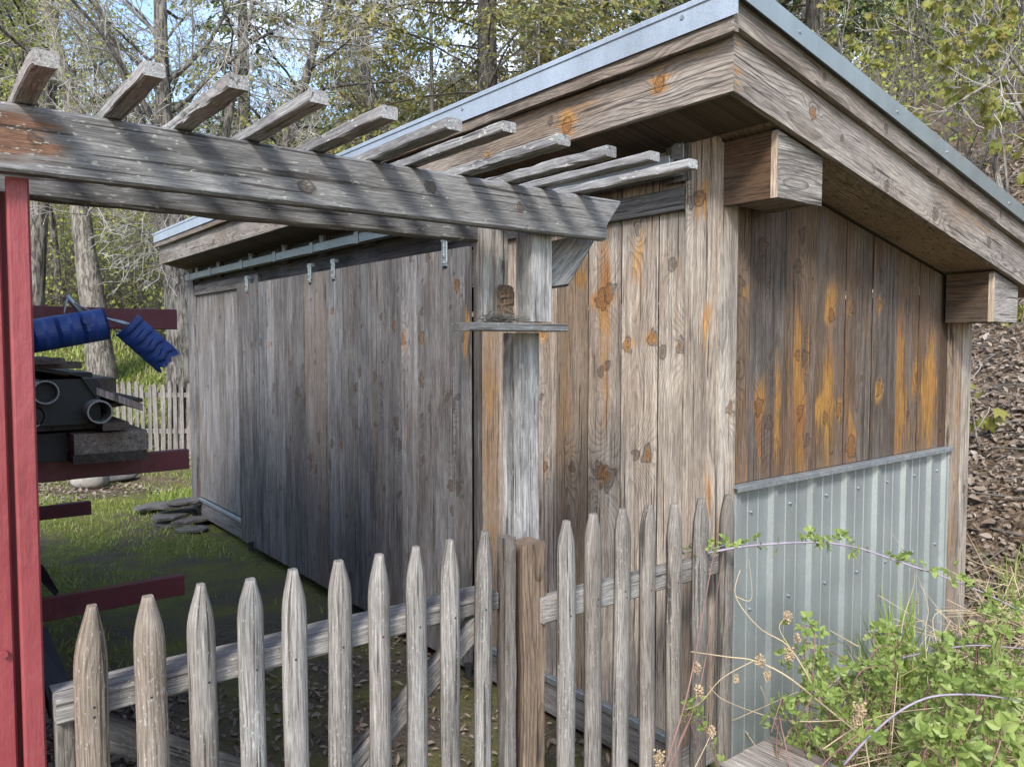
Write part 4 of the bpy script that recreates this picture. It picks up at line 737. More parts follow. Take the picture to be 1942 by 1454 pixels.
# ------------------------------------------------------------------ stones
def stone(name, label, cat, c, sx, sy, sz, rot, mat, group=None, rough=.12):
    m = MB(); n, k = (12, 5) if sz < .03 else (18, 12); V = []; ph = RNG.uniform(0, 6, 4)
    for i in range(k+1):
        z = -1+2*i/k; r = ((1-abs(z)**(9 if sz < .03 else 2.2))**.5*.85+.15) if abs(z) < 1 else (.72 if sz < .03 else .3)
        for j in range(n):
            a = 2*math.pi*j/n; q = r*(1+rough*math.sin(2*a+ph[0])+rough*.8*math.sin(3*a+ph[1])+rough*.6*math.sin(5*a+ph[2]+z))
            x, y = q*math.cos(a)*sx, q*math.sin(a)*sy; V.append((c[0]+x*math.cos(rot)-y*math.sin(rot), c[1]+x*math.sin(rot)+y*math.cos(rot), c[2]+sz*(z+.15*math.sin(a+ph[3]))))
    m.add(V, [(n*i+j, n*i+(j+1) % n, n*i+n+(j+1) % n, n*i+n+j) for i in range(k) for j in range(n)]+[tuple(range(n))[::-1], tuple(range(n*k, n*k+n))])
    o = m.build(name, mat, None, sz >= .03); tag(o, label, cat, group); return o
SL_ = ['broad slate at the bottom front of the heap by shed corner', 'thin slate on top of the heap at the shed corner', 'long slate jutting left from the heap', 'mossy slate in the middle of the heap', 'slate touching the shed end post', 'narrow slate at the back of the heap', 'pointed slate at the front right of the heap', 'small slate lying loose left of the heap']
for i, (px_, py, z, s) in enumerate([(345, 990, -.03, .26), (335, 958, .13, .2), (300, 958, .04, .24), (330, 975, .04, .25), (362, 985, .0, .2), (352, 950, .17, .18), (365, 1003, -.04, .17), (278, 967, -.03, .13)]):
    q = at(px_, py, 'Z', z); stone('slate', SL_[i], 'stone', (q[0], q[1], z), s, s*.7, .02, random.uniform(-.5, .5), M_STONE, 'slates heaped at the shed corner')
q = at(175, 918, 'Z', .0); stone('rock', 'pale lichened rock on the lawn below the rack arm', 'rock', (q[0], q[1], .05), .19, .13, .12, .4, M_WHITE, None, .2)
q = at(215, 905, 'Z', .0); stone('rock', 'flat grey rock sunk in the lawn right of the pale rock', 'rock', (q[0], q[1], .0), .3, .2, .05, .2, M_STONE)

# ------------------------------------------------------------------ trees
def grow(P0, D0, L0, R0, levels, kids, spread, ratio, wander=.18, up=.12, droop=0, nseg=5, tipr=.004, start=.25, trunk=None, min_len=.12):
    """recursive branching; returns segments by thickness class, and twig points with directions"""
    S = []; tips = []; q = [(np.array(P0, float), unit(D0), L0, R0, 0)]
    while q:
        p, d, Ln, R, lv = q.pop(); ns = nseg if lv < 2 else (4 if lv == 2 else 3); path = [p]; dirs = [d]
        if lv == 0 and trunk is not None: path = [np.array(t, float) for t in trunk]; ns = len(path)-1; dirs = [unit(path[min(i+1, ns)]-path[max(i-1, 0)]) for i in range(ns+1)]; Ln = sum(np.linalg.norm(path[i+1]-path[i]) for i in range(ns))
        else:
            for i in range(ns):
                d = unit(d+RNG.normal(0, wander, 3)+np.array([0, 0, up if lv else up*.5])-np.array([0, 0, droop*(i+1)/ns if lv else 0])); path.append(path[-1]+d*Ln/ns); dirs.append(d)
        rad = [max(tipr, R*(1-(.72 if lv == 0 else .8)*i/ns)) for i in range(ns+1)]
        S.append((lv, path, rad))
        if lv >= levels-1 or lv == levels-1: tips += [(path[i], dirs[i]) for i in range(1, ns+1)]
        if lv < levels:
            k = kids[lv]
            for c in range(k):
                s = start+(1-start)*((c+random.random())/k) if lv == 0 else .2+.8*((c+random.random())/k)
                i = min(ns-1, int(s*ns)); fr = s*ns-i; pp = path[i]*(1-fr)+path[i+1]*fr; dd = dirs[min(i+1, ns)]
                side = unit(np.cross(dd, rdir(1)[0])); a = spread[lv]*random.uniform(.7, 1.25); cd = unit(dd*math.cos(a)+side*math.sin(a))
                cl = Ln*ratio[lv]*random.uniform(.65, 1.2)*(1-.45*s if lv == 0 else 1-.4*s); rr = rad[i]*.6 if lv else min(rad[i]*.4, R*.26)
                if cl > min_len: q.append((pp, cd, cl, max(tipr, rr*random.uniform(.6, .9)), lv+1))
    return S, tips
def wood_mesh(S, sides=(10, 6, 4, 3, 3)):
    mb = MB(); fine = [[], [], [], []]
    for lv, path, rad in S:
        if lv <= 1: tube(mb, path, rad, sides[lv], cap=False)
        else:
            for i in range(len(path)-1): fine[0].append(path[i]); fine[1].append(path[i+1]); fine[2].append(rad[i]); fine[3].append(rad[i+1])
    if fine[0]: segs(mb, *fine, n=3)
    return mb
def leaves(tips, n, tpl, size, mat, name, parent, droop=.0, spread=.05, wid=1.0, sets=1):
    P = np.array([t[0] for t in tips]); D = np.array([t[1] for t in tips]); i = RNG.integers(0, len(P), n)
    if sets > 1: i = np.repeat(i[:max(1, n//sets)], sets)[:n]; n = len(i)
    Y = unit_rows(D[i]*.6+rdir(n)*.8-np.array([0, 0, droop])); Z = rdir(n)+np.array([0, 0, .6])
    m = MB(); scatter(m, tpl, P[i]+RNG.normal(0, spread, (n, 3)), Y, Z, size*RNG.uniform(.6, 1.3, n), None, 0, wid); return m.build(name, mat, parent)
def unit_rows(v): return v/(np.linalg.norm(v, axis=1)[:, None]+1e-9)
def photo_trunk(pts):      # [(px, py, depth)]: a trunk line measured in the photo; the first point is put on the ground
    L_ = [atd(*p) for p in pts]; p0 = L_[0]; p0[2] = gz(p0[0], p0[1])-.1; return L_
def bare_tree(label, pts, r, L0=None, kids=(11, 7, 6, 4), ratio=(.42, .5, .5, .55), levels=4, leaf=0, leafsize=.05, mat=None, twig=None, lmat=None, start=.3, up=.1, droop=0, spread=(.9, .8, .8, .8), forks=(), wander=.2, group='trees behind the shed', tipr=.0045, tpl=T_DIAM, wid=.8, sets=1, lspread=.06):
    tr = photo_trunk(pts); o = thing('tree', label, 'tree', tuple(tr[0]), group)
    S, tips = grow(tr[0], (0, 0, 1), 1, r, levels, kids, spread, ratio, wander, up, droop, trunk=tr, start=start, tipr=tipr)
    for fp, fr in forks:
        ft = [atd(*p) for p in fp]; S2, t2 = grow(ft[0], (0, 0, 1), 1, fr, levels, kids, spread, ratio, wander, up, droop, trunk=ft, start=.15, tipr=tipr); S += S2; tips += t2
    big = [q for q in S if q[0] == 0]; rest = [q for q in S if q[0] > 0]
    m = MB()
    for lv, path, rad in big: tube(m, refine(path), np.interp(np.linspace(0, 1, len(refine(path))), np.linspace(0, 1, len(rad)), rad)*RNG.uniform(.94, 1.06, len(refine(path))), 12, cap=False)
    m.build('trunk', mat or M_BARK, o, True)
    if 9 <= len(rest) < 150: wood_mesh(rest).build('branches', twig or M_TWIG, o, True)
    elif 0 < len(rest) < 9:
        for q in rest: wood_mesh([q]).build('branch', twig or M_TWIG, o, True)
    elif rest:
        wood_mesh([q for q in rest if q[0] == 1]).build('limbs', M_BARKD if twig else M_BARK, o, True)
        wood_mesh([q for q in rest if q[0] > 1]).build('twigs', twig or M_TWIG, o, True)
    if not tips: tips = [(q, np.array([0, 0, 1.])) for _, pa, _ in S for q in pa[1:]]
    if leaf: leaves(tips, leaf, tpl, leafsize, lmat or M_BUD, 'leaves', o, .25 if sets == 1 else 1.1, lspread, wid, sets)
    return o
def refine(path, k=3):
    P = np.array(path); t = np.arange(len(P)); tt = np.linspace(0, len(P)-1, (len(P)-1)*k+1); return np.column_stack([np.interp(tt, t, P[:, i]) for i in range(3)])
def conifer(label, base, h, r, mat, lean=(0, 0), bl=.26, low=.12, sprays=9000, size=.34, whorls=34, dmat=None, group='evergreens behind the shed'):
    x, y = base; z = gz(x, y)-.1; o = thing('evergreen', label, 'tree', (x, y, z), group)
    tr = [np.array([x+lean[0]*s, y+lean[1]*s, z+h*s]) for s in np.linspace(0, 1, 9)]
    m = MB(); tube(m, tr, [r*(1-.9*i/8) for i in range(9)], 11, cap=False); m.build('trunk', dmat or M_BARKD, o, True)
    S = [[], [], [], []]; PP = []; DD = []
    for k in range(whorls):
        s = low+(1-low)*(k+random.random())/whorls; c = np.array([x+lean[0]*s, y+lean[1]*s, z+h*s]); Lb = h*bl*(1-s)**.7*random.uniform(.6, 1.15)+.25; a0 = random.uniform(0, 6.3)
        for j in range(random.choice((3, 4, 5))):
            a = a0+j*2*math.pi/4.2+random.uniform(-.3, .3); d = np.array([math.cos(a), math.sin(a), random.uniform(-.1, .3)]); p = c.copy(); n = 6
            for i in range(n):
                d2 = unit(d+np.array([0, 0, -.09*i])); p2 = p+d2*Lb/n; S[0].append(p); S[1].append(p2); S[2].append(.028*(1-i/n)+.006); S[3].append(.028*(1-(i+1)/n)+.006)
                side = unit(np.cross(d2, [0, 0, 1]))
                if i >= 1:
                    for sg in (-1, 1):
                        for _ in range(2):
                            b = Lb*.32*(1-i/n*.6)*random.uniform(.4, 1.1); e = p2+unit(side*sg+d2*.7+np.array([0, 0, -.25]))*b; S[0].append(p2); S[1].append(e); S[2].append(.008); S[3].append(.004)
                            for q in np.linspace(.15, 1, 4): PP.append(p2+(e-p2)*q); DD.append(unit(e-p2))
                PP.append(p2); DD.append(d2); p = p2
    m = MB(); segs(m, *S, n=3); m.build('branches', M_TWIGD, o)
    PP, DD = np.array(PP), np.array(DD); i = RNG.integers(0, len(PP), sprays); Y = unit_rows(DD[i]+rdir(sprays)*.55-np.array([0, 0, .35])); Z = np.array([0, 0, 1.])+RNG.normal(0, .45, (sprays, 3))
    tone = np.clip(RNG.normal(.5, .2, sprays)+.22*np.sin(PP[i, 2]*2.1+PP[i, 0]*1.3), 0, 1)
    m = MB(); scatter(m, T_SPRAY, PP[i]+RNG.normal(0, .06, (sprays, 3)), Y, Z, size*RNG.uniform(.5, 1.2, sprays), tone, 0, .5); m.build('needles', mat, o)
    return o
# left: grey barked, just leafing trees
bare_tree('thick grey trunk leaning left behind the blue plastic pieces', [(196, 720, 15.2), (180, 600, 15.2), (165, 500, 15.2), (152, 400, 15.2), (135, 200, 15), (90, 20, 15), (60, -200, 15)], .27, leaf=2600, mat=M_BARKP, start=.45, up=.05)
bare_tree('forked rough barked tree beside the far end of the shed roof', [(348, 730, 13.2), (343, 600, 13.2), (335, 480, 13.2), (322, 380, 13.2), (312, 240, 13.2), (306, 100, 13.2), (300, -150, 13.2)], .29, kids=(13, 8, 6, 4), leaf=2600, start=.5, up=.02, mat=M_BARK, forks=[([(326, 470, 13.2), (300, 400, 13.3), (272, 250, 13.4), (225, 110, 13.5), (175, -10, 13.5), (120, -150, 13.5)], .12)])
bare_tree('leafy grey tree at the left edge above the red building', [(60, 690, 16), (75, 400, 16), (95, 150, 16), (92, 20, 16), (85, -180, 16)], .2, kids=(13, 8, 6, 4), leaf=6500, leafsize=.07, start=.35, up=.08)
bare_tree('slim tree with tiny yellow leaves low between the red post and the trunks', [(118, 690, 18), (112, 560, 18), (100, 420, 18), (60, 250, 18), (20, 60, 18)], .10, kids=(14, 7, 5, 3), leaf=2600, leafsize=.08, start=.1, twig=M_TWIGD)
bare_tree('wide bare tree with pale tangled twigs behind the arbor rafters', [(520, 640, 17), (525, 450, 17), (540, 300, 17), (585, 130, 17), (640, -60, 17)], .19, kids=(18, 9, 7, 4), ratio=(.55, .5, .5, .5), leaf=500, leafsize=.06, start=.15, up=-.02, droop=.12, spread=(1.15, .8, .8, .8), tipr=.0055)
bare_tree('bare tree with long pale twigs arching over the left rafters', [(430, 640, 14.8), (425, 500, 14.8), (415, 330, 14.8), (450, 130, 14.8), (500, -80, 14.8)], .13, kids=(16, 9, 6, 4), ratio=(.55, .5, .5, .5), leaf=500, leafsize=.06, start=.2, up=.0, droop=.16, spread=(1.1, .8, .8, .8), tipr=.0055)
bare_tree('dark leaning bare trunk in the gap left of the roof', [(780, 560, 20), (745, 300, 20), (690, 130, 20), (660, 20, 20), (700, -120, 20)], .14, kids=(13, 7, 6, 4), leaf=900, leafsize=.07, start=.2, twig=M_TWIGD, mat=M_BARKD)
bare_tree('straight pale slender trunk behind the roof edge', [(822, 560, 19), (822, 300, 19), (818, 120, 19), (816, -120, 19)], .085, kids=(16, 6, 5, 3), leaf=900, leafsize=.07, start=.3, mat=M_BARKP, ratio=(.35, .5, .5, .5))
bare_tree('slender pale stem in front of the dark hemlock', [(1020, 480, 18), (1020, 250, 18), (1022, 60, 18), (1030, -150, 18)], .055, kids=(12, 6, 5, 3), leaf=400, leafsize=.07, start=.3, mat=M_BARKP, ratio=(.35, .5, .5, .5))
# evergreens
def gxy(x, d): p = atd(x, 600, d); return p[0], p[1]
conifer('tall olive hemlock with a dark trunk behind the roof', gxy(925, 18.5), 19, .30, M_FIR, sprays=34000, size=.16, whorls=44)
conifer('narrow evergreen with a black trunk right of the olive hemlock', gxy(1035, 23), 22, .24, M_FIR, sprays=22000, size=.18, bl=.16)
conifer('olive evergreen low behind the middle of the roof edge', gxy(700, 25), 11, .18, M_FIR, sprays=17000, size=.17, bl=.3)
conifer('bluish dark spruce high behind the bare twigs', gxy(470, 33), 21, .3, M_FIRD, sprays=6000, size=.34, bl=.17)
conifer('dark evergreen at the left behind the thick grey trunk', gxy(20, 34), 12, .3, M_FIRD, sprays=9000, size=.4, bl=.25)
conifer('dark green evergreen behind the roof corner', gxy(1250, 26), 18, .3, M_FIRD, sprays=14000, size=.28, bl=.24)
conifer('soft green evergreen right of the roof peak', gxy(1530, 19), 13, .2, M_FIRD, sprays=20000, size=.2, bl=.26)
conifer('evergreen high on the slope above the right roof edge', gxy(1720, 24), 13, .2, M_FIRD, sprays=17000, size=.25, bl=.28)
conifer('olive evergreen at the right edge high on the slope', gxy(1900, 27), 13, .2, M_FIR, sprays=18000, size=.22, bl=.28)
# right: saplings with young maple leaves, and a big dark trunk
bare_tree('big dark trunk with furrowed bark at the right edge', [(1935, 640, 14), (1915, 400, 14), (1900, 200, 14), (1890, 0, 14), (1885, -200, 14)], .36, kids=(8, 6, 5, 3), leaf=300, leafsize=.09, mat=M_BARKD, start=.5, lmat=M_MAPLE, group='trees on the right slope')
def maple(label, pts, r, n, size=.115, kids=(9, 5, 3), ratio=(.4, .5, .5), start=.2, up=.1, **k):
    return bare_tree(label, pts, r, kids=kids, ratio=ratio, levels=3, leaf=int(n*1.15), leafsize=size, mat=M_BARKP, lmat=M_MAPLE, start=start, group='trees on the right slope', tpl=T_MAPLE, wid=.75, sets=5, lspread=.035, droop=.02, up=up, tipr=.004, **k)
maple('pale sapling leaning right of the roof peak', [(1640, 560, 12), (1610, 200, 12), (1590, 80, 12), (1570, -60, 12)], .05, 240)
maple('pale sapling with yellow leaves in front of the dark trunk', [(1905, 560, 9.5), (1890, 330, 9.5), (1878, 200, 9.5), (1868, 60, 9.5), (1862, -80, 9.5)], .042, 260, kids=(12, 6, 4))
maple('thin arching sapling over the right roof edge', [(2010, 560, 8.6), (1960, 250, 8.6), (1900, 150, 8.6), (1780, 90, 8.6), (1680, 40, 8.6)], .03, 230, kids=(12, 6, 4), ratio=(.3, .5, .5))
maple('crooked pale sapling reaching in from the right edge', [(2080, 420, 8), (1990, 200, 8), (1915, 105, 8), (1890, 150, 8), (1800, 205, 8), (1762, 240, 8)], .026, 110, kids=(9, 5, 3), ratio=(.25, .5, .5))
maple('young sapling standing in the leaf litter below the rear lookout', [(1935, 800, 7.4), (1930, 620, 7.4), (1915, 400, 7.4), (1900, 250, 7.4)], .03, 60, size=.11, kids=(6, 4, 3), ratio=(.22, .5, .5))
maple('thin bent seedling rising from the leaf litter beside the shed', [(1862, 925, 5.9), (1850, 820, 5.9), (1838, 740, 5.9), (1828, 700, 5.9)], .011, 16, size=.13, kids=(4, 3, 2), ratio=(.35, .5, .5))
maple('slender sapling midway up behind the verge', [(1700, 560, 15), (1740, 300, 15), (1735, 180, 15), (1720, 0, 15)], .05, 260, size=.11)
# the far wood, one mass: thin stems, twigs and dim foliage beyond the nearer trees
def far_wood():
    m = MB(); S = [[], [], [], []]; PP = []; VV = []
    for _ in range(240):
        px_ = random.uniform(-120, 2060); d = random.uniform(26, 52); p = atd(px_, 600, d); z = gz(p[0], p[1]); h = random.uniform(6, 13) if px_ < 1100 else random.uniform(7, 16)
        h *= .36 if 280 < px_ < 1000 else (.75 if px_ <= 300 else 1)
        r = random.uniform(.05, .16); top = np.array([p[0]+random.uniform(-.8, .8), p[1]+random.uniform(-.8, .8), z+h]); b = np.array([p[0], p[1], z-.2])
        S[0].append(b); S[1].append(top); S[2].append(r); S[3].append(.02)
        for _ in range(34):
            s = random.uniform(.12, 1); c = b+(top-b)*s; e = c+rdir(1)[0]*random.uniform(.5, 2.2)*(1.2-.6*s)+np.array([0, 0, .3]); S[0].append(c); S[1].append(e); S[2].append(.03*(1.1-s)+.008); S[3].append(.008)
            for _ in range(4):
                q = c+(e-c)*random.uniform(.3, 1); e2 = q+rdir(1)[0]*random.uniform(.3, .9); S[0].append(q); S[1].append(e2); S[2].append(.010); S[3].append(.007); PP.append(e2); PP.append((q+e2)/2)
    segs(m, *S, n=3, mi=0); PP = np.array(PP); n = 62000; i = RNG.integers(0, len(PP), n)
    tone = np.clip(.5+.5*np.sin(PP[i, 0]*.9)*np.sin(PP[i, 1]*.7)+RNG.normal(0, .2, n), 0, 1)
    scatter(m, T_DIAM, PP[i]+RNG.normal(0, .25, (n, 3)), rdir(n), rdir(n), .17*RNG.uniform(.5, 1.3, n), tone, 1)
    tag(m.build('far_wood', [M_TWIGM, leafmat('far_leaf', [(.09, .12, .035), (.17, .19, .045), (.27, .27, .07), (.19, .18, .09)], .35)]), 'far spring woodland of thin stems and dim leaves behind everything', 'woodland', kind='stuff')
far_wood()
def understory():
    """brush at the foot of the wood, behind the far fence and on the right slope"""
    m = MB(); S = [[], [], [], []]; PP = []
    for _ in range(520):
        if random.random() < .72: px_, d = random.uniform(40, 420), random.uniform(17.5, 27)
        else: px_, d = random.uniform(1400, 2000), random.uniform(10.5, 20)
        p = atd(px_, 600, d); z = gz(p[0], p[1]); b = np.array([p[0], p[1], z-.05])
        for _ in range(7):
            d_ = unit(rdir(1)[0]*.6+np.array([0, 0, 1])); L_ = random.uniform(.6, 2.3); c = b
            for k in range(3):
                e = c+d_*L_/3; S[0].append(c); S[1].append(e); S[2].append(.012-.003*k); S[3].append(.009-.003*k); PP.append(e); c = e; d_ = unit(d_+RNG.normal(0, .35, 3))
                e2 = e+rdir(1)[0]*.45; S[0].append(e); S[1].append(e2); S[2].append(.006); S[3].append(.004); PP.append(e2)
    segs(m, *S, n=3, mi=0); PP = np.array(PP); n = 30000; i = RNG.integers(0, len(PP), n); scatter(m, T_DIAM, PP[i]+RNG.normal(0, .12, (n, 3)), rdir(n), rdir(n), .075*RNG.uniform(.5, 1.3, n), None, 1)
    tag(m.build('brush', [M_TWIGD, M_BUD]), 'leafing brush and saplings along the foot of the wood', 'brush', kind='stuff')
understory()

# ------------------------------------------------------------------ ground cover
def cover():
    m = MB(); n = 70000; X = 4.85+RNG.random(n)**1.3*7.5; Y = RNG.uniform(-.5, 9, n); Z = ground_z(X, Y)+RNG.uniform(.0, .045, n)
    scatter(m, T_OVAL, np.column_stack([X, Y, Z]), rdir(n)*np.array([1, 1, .5]), rdir(n)*.55+np.array([-.35, -.2, .8]), RNG.uniform(.025, .05, n)+RNG.random(n)**5*.07, None, 0, RNG.uniform(.4, 1.0, n))
    n = 9000; X = RNG.uniform(.25, 4.6, n); Y = RNG.uniform(1.8, 4.6, n); X = np.where(RNG.random(n) < .5, RNG.uniform(.25, 1.0, n), X); k = (X < 2.42); X, Y = X[k], Y[k]; n = len(X)
    scatter(m, T_OVAL, np.column_stack([X, Y, ground_z(X, Y)+RNG.uniform(.0, .03, n)]), rdir(n)*np.array([1, 1, .4]), rdir(n)*.5+np.array([0, 0, .9]), RNG.uniform(.025, .06, n), RNG.random(n)*.6, 0, RNG.uniform(.35, .8, n))
    n = 9000; X = RNG.uniform(.4, 4.5, n); Y = RNG.uniform(10.2, 20, n); keep = (Y > 13) | (np.sin(X*2+Y) > -.1); X, Y = X[keep], Y[keep]; n = len(X)
    scatter(m, T_OVAL, np.column_stack([X, Y, ground_z(X, Y)+.02]), rdir(n)*np.array([1, 1, .4]), rdir(n)*.4+np.array([0, 0, .9]), RNG.uniform(.025, .055, n), None, 0, 1.2)
    tag(m.build('leaf_litter', M_LITTER), 'dry brown leaves littering the slope and yard', 'leaf litter', kind='stuff')
    m = MB(); n = 1900; X = 4.85+RNG.random(n)**1.2*7; Y = RNG.uniform(-.5, 8, n); P = np.column_stack([X, Y, ground_z(X, Y)+.02]); D = rdir(n)*np.array([1, 1, .25]); Lh = RNG.uniform(.1, .7, n)[:, None]
    segs(m, P, P+D*Lh, RNG.uniform(.003, .011, n), RNG.uniform(.002, .005, n), 4); tag(m.build('fallen_twigs', M_TWIGD), 'fallen sticks and twigs lying in the dead leaves', 'twigs', kind='stuff')
    m = MB(); n = 46000; X = RNG.uniform(.3, 4.6, n); Y = 4.4+RNG.random(n)**.8*11; w = np.sin(X*1.9+.7)*np.sin(Y*1.3)+.55*np.sin(X*5+Y*3.1)+RNG.normal(0, .35, n); keep = (w > -.15) & ((X < 2.3) | (Y > 8.75)) & ((Y > 6.2) | (w > .45)); X, Y = X[keep], Y[keep]; n = len(X)
    dn = RNG.normal(0, .35, (n, 3)); Yd = dn+np.array([0, 0, 1.0]); scatter(m, T_BLADE, np.column_stack([X, Y, ground_z(X, Y)-.004]), Yd, rdir(n)*np.array([1, 1, .1]), RNG.uniform(.02, .075, n), None, 0, .16)
    n = 9000; X = RNG.uniform(1.6, 5, n); Y = RNG.uniform(14.3, 22, n); scatter(m, T_BLADE, np.column_stack([X, Y, ground_z(X, Y)]), RNG.normal(0, .3, (n, 3))+np.array([0, 0, 1]), rdir(n)*np.array([1, 1, .1]), RNG.uniform(.08, .17, n), None, 0, .2)
    n = 1500; X = RNG.uniform(2.25, 2.75, n); Y = RNG.uniform(8.8, 9.8, n); scatter(m, T_BLADE, np.column_stack([X, Y, ground_z(X, Y)]), RNG.normal(0, .3, (n, 3))+np.array([0, 0, 1]), rdir(n)*np.array([1, 1, .1]), RNG.uniform(.06, .16, n), None, 0, .1)
    tag(m.build('lawn_grass', M_GRASS), 'short bright spring grass in patches on the yard', 'grass', kind='stuff')
    m = MB(); n = 5200; X = 2.55+RNG.random(n)*2.9; Y = RNG.uniform(.3, 1.82, n); w = np.sin(X*4)+np.sin(Y*5+X*2)+RNG.normal(0, .5, n); k = w > -.2; X, Y = X[k], Y[k]; n = len(X); val = np.where(RNG.random(n) < .45, RNG.uniform(.85, 1, n), RNG.uniform(0, .6, n))
    scatter(m, T_BLADE, np.column_stack([X, Y, ground_z(X, Y)]), RNG.normal(0, .42, (n, 3))+np.array([0, 0, 1]), rdir(n)*np.array([1, 1, .1]), RNG.uniform(.10, .34, n), val, 0, .035)
    n = 110; c = np.array([3.62, 1.72]); X = RNG.normal(c[0], .09, n); Y = np.clip(RNG.normal(c[1], .05, n), None, 1.80); scatter(m, T_BLADE, np.column_stack([X, Y, ground_z(X, Y)]), RNG.normal(0, .2, (n, 3))+np.array([0, 0, 1]), rdir(n)*np.array([1, 1, .1]), RNG.uniform(.25, .6, n), RNG.uniform(0, .5, n), 0, .028)
    tag(m.build('tall_grass', M_GRASS), 'tall green and straw coloured grass under the brambles', 'grass', kind='stuff')
    m = MB(); n = 1900; X = 2.6+RNG.random(n)*2.7; Y = RNG.uniform(.2, 1.8, n); P = np.column_stack([X, Y, ground_z(X, Y)+RNG.random(n)**1.7*.42]); D = rdir(n)*np.array([1, 1, .6]); segs(m, P, P+D*RNG.uniform(.1, .45, n)[:, None], RNG.uniform(.0012, .003, n), RNG.uniform(.0008, .0015, n), 4)
    tag(m.build('dry_straw', M_STRAW), 'matted dead straw and stems under the brambles', 'straw', kind='stuff')
cover()

# ------------------------------------------------------------------ brambles and dry stalks against the siding
def spline(pts, n):
    P = np.array(pts, float); t = np.arange(len(P)); tt = np.linspace(0, len(P)-1, n); out = []
    for q in tt:
        i = min(int(q), len(P)-2); u = q-i; p0, p1, p2, p3 = P[max(i-1, 0)], P[i], P[i+1], P[min(i+2, len(P)-1)]
        out.append(.5*(2*p1+(p2-p0)*u+(2*p0-5*p1+4*p2-p3)*u*u+(3*p1-p0-3*p2+p3)*u**3))
    return np.array(out)
def trifol(m, P, D, size, k=3):
    """shoots of toothed leaflets in threes"""
    for p, d, s in zip(P, D, size):
        stem = unit(d+RNG.normal(0, .25, 3)+np.array([0, 0, .5])); e = p+stem*s*.9; side = unit(np.cross(stem, rdir(1)[0]))
        Q = [e, e, e]; Yv = [stem+np.array([0, 0, -.2]), side+stem*.35, -side+stem*.35]; nz = unit(np.cross(side, stem)+rdir(1)[0]*.35+np.array([-.2, -.3, .5]))
        scatter(m, T_OVAL, np.array(Q), np.array(Yv), np.tile(nz, (3, 1)), s*RNG.uniform(.75, 1.15, 3), np.clip(RNG.normal(.5, .25)+RNG.normal(0, .08, 3), 0, 1), 0, .95)
def bramble(name, label, cat, canes, group, cmat=M_CANE, r=.006):
    o = thing(name, label, cat, tuple(np.array(canes[0][0][-1])), group); lm = MB()
    for pts, rad, nl, ls in canes:
        P = spline(pts, 26); c = MB(); tube(c, P, np.linspace(rad, rad*.55, 26), 7); c.build('cane', cmat, o, True)
        if nl:
            i = RNG.integers(1, 26, nl); d = np.gradient(P, axis=0)[i]; d = d/np.linalg.norm(d, axis=1)[:, None]*.4+rdir(nl)*.8
            for _ in range(2):
                trifol(lm, P[i]+RNG.normal(0, .012, (nl, 3)), d+rdir(nl)*.5, ls*RNG.uniform(.5, 1.2, nl))
    lm.build('leaves', M_BRAM, o); return o
def A(*q): return [atd(x, y, d) for x, y, d in q]
bramble('bramble', 'long violet bramble cane arching across the metal siding', 'bramble', [(A((1342, 1048, 2.72), (1425, 1034, 2.72), (1545, 1028, 2.72), (1625, 1038, 2.7), (1715, 1068, 2.68), (1800, 1097, 2.66), (1880, 1130, 2.63), (1960, 1172, 2.6)), .0042, 44, .024), (A((1270, 1052, 2.78), (1300, 1045, 2.76), (1350, 1040, 2.74), (1380, 1030, 2.73)), .002, 18, .022)], 'brambles by the metal siding')
bramble('bramble', 'violet bramble cane bending low across the bottom right corner', 'bramble', [(A((1600, 1450, 2.1), (1640, 1405, 2.1), (1700, 1352, 2.1), (1760, 1322, 2.1), (1830, 1316, 2.08), (1900, 1322, 2.05), (1960, 1335, 2.0)), .0038, 9, .03)], 'brambles by the metal siding')
bramble('bramble', 'bluish bramble cane lying level just below the rear gable post', 'bramble', [(A((1690, 1252, 2.75), (1740, 1240, 2.75), (1800, 1228, 2.72), (1860, 1223, 2.7), (1950, 1230, 2.65)), .0036, 8, .03)], 'brambles by the metal siding')
def clump(label, region, nc, leafn, ls, d0, d1, group='bramble clumps under the siding'):
    x0, x1, y0, y1 = region; canes = []
    for _ in range(nc):
        d = random.uniform(d0, d1); xa = random.uniform(x0, x1); ya = random.uniform(y0, y1); root = atd(random.uniform(x0, x1), min(1500, y1+60), d); root[2] = gz(root[0], root[1])-.01; tip = atd(xa, ya, d); mid = (root+tip)/2+np.array([random.uniform(-.08, .08), random.uniform(-.06, .06), .14])
        canes.append(([root, mid, tip, tip+np.array([random.uniform(-.12, .12), random.uniform(-.08, .04), random.uniform(-.06, .05)])], .0028, leafn, ls))
    return bramble('bramble_bush', label, 'bramble', canes, group, M_CANER)
clump('spreading bramble clump in the middle before the metal siding', (1500, 1700, 1195, 1340), 22, 15, .025, 2.55, 2.95)
clump('bramble clump around the foot of the rear gable post', (1690, 1900, 1160, 1330), 24, 15, .026, 2.5, 3.2)
clump('large leaved bramble clump in the bottom right corner', (1740, 1900, 1335, 1440), 11, 14, .036, 1.95, 2.2)
clump('small bramble sprigs beside the plank bench', (1460, 1660, 1320, 1450), 10, 10, .026, 2.3, 2.6)
clump('bramble clump at the right edge below the leaf litter', (1860, 1960, 1180, 1400), 11, 13, .027, 2.3, 2.9)
clump('tiny bramble sprig between the last two fence pickets', (1305, 1370, 1335, 1380), 3, 5, .026, 2.45, 2.5)
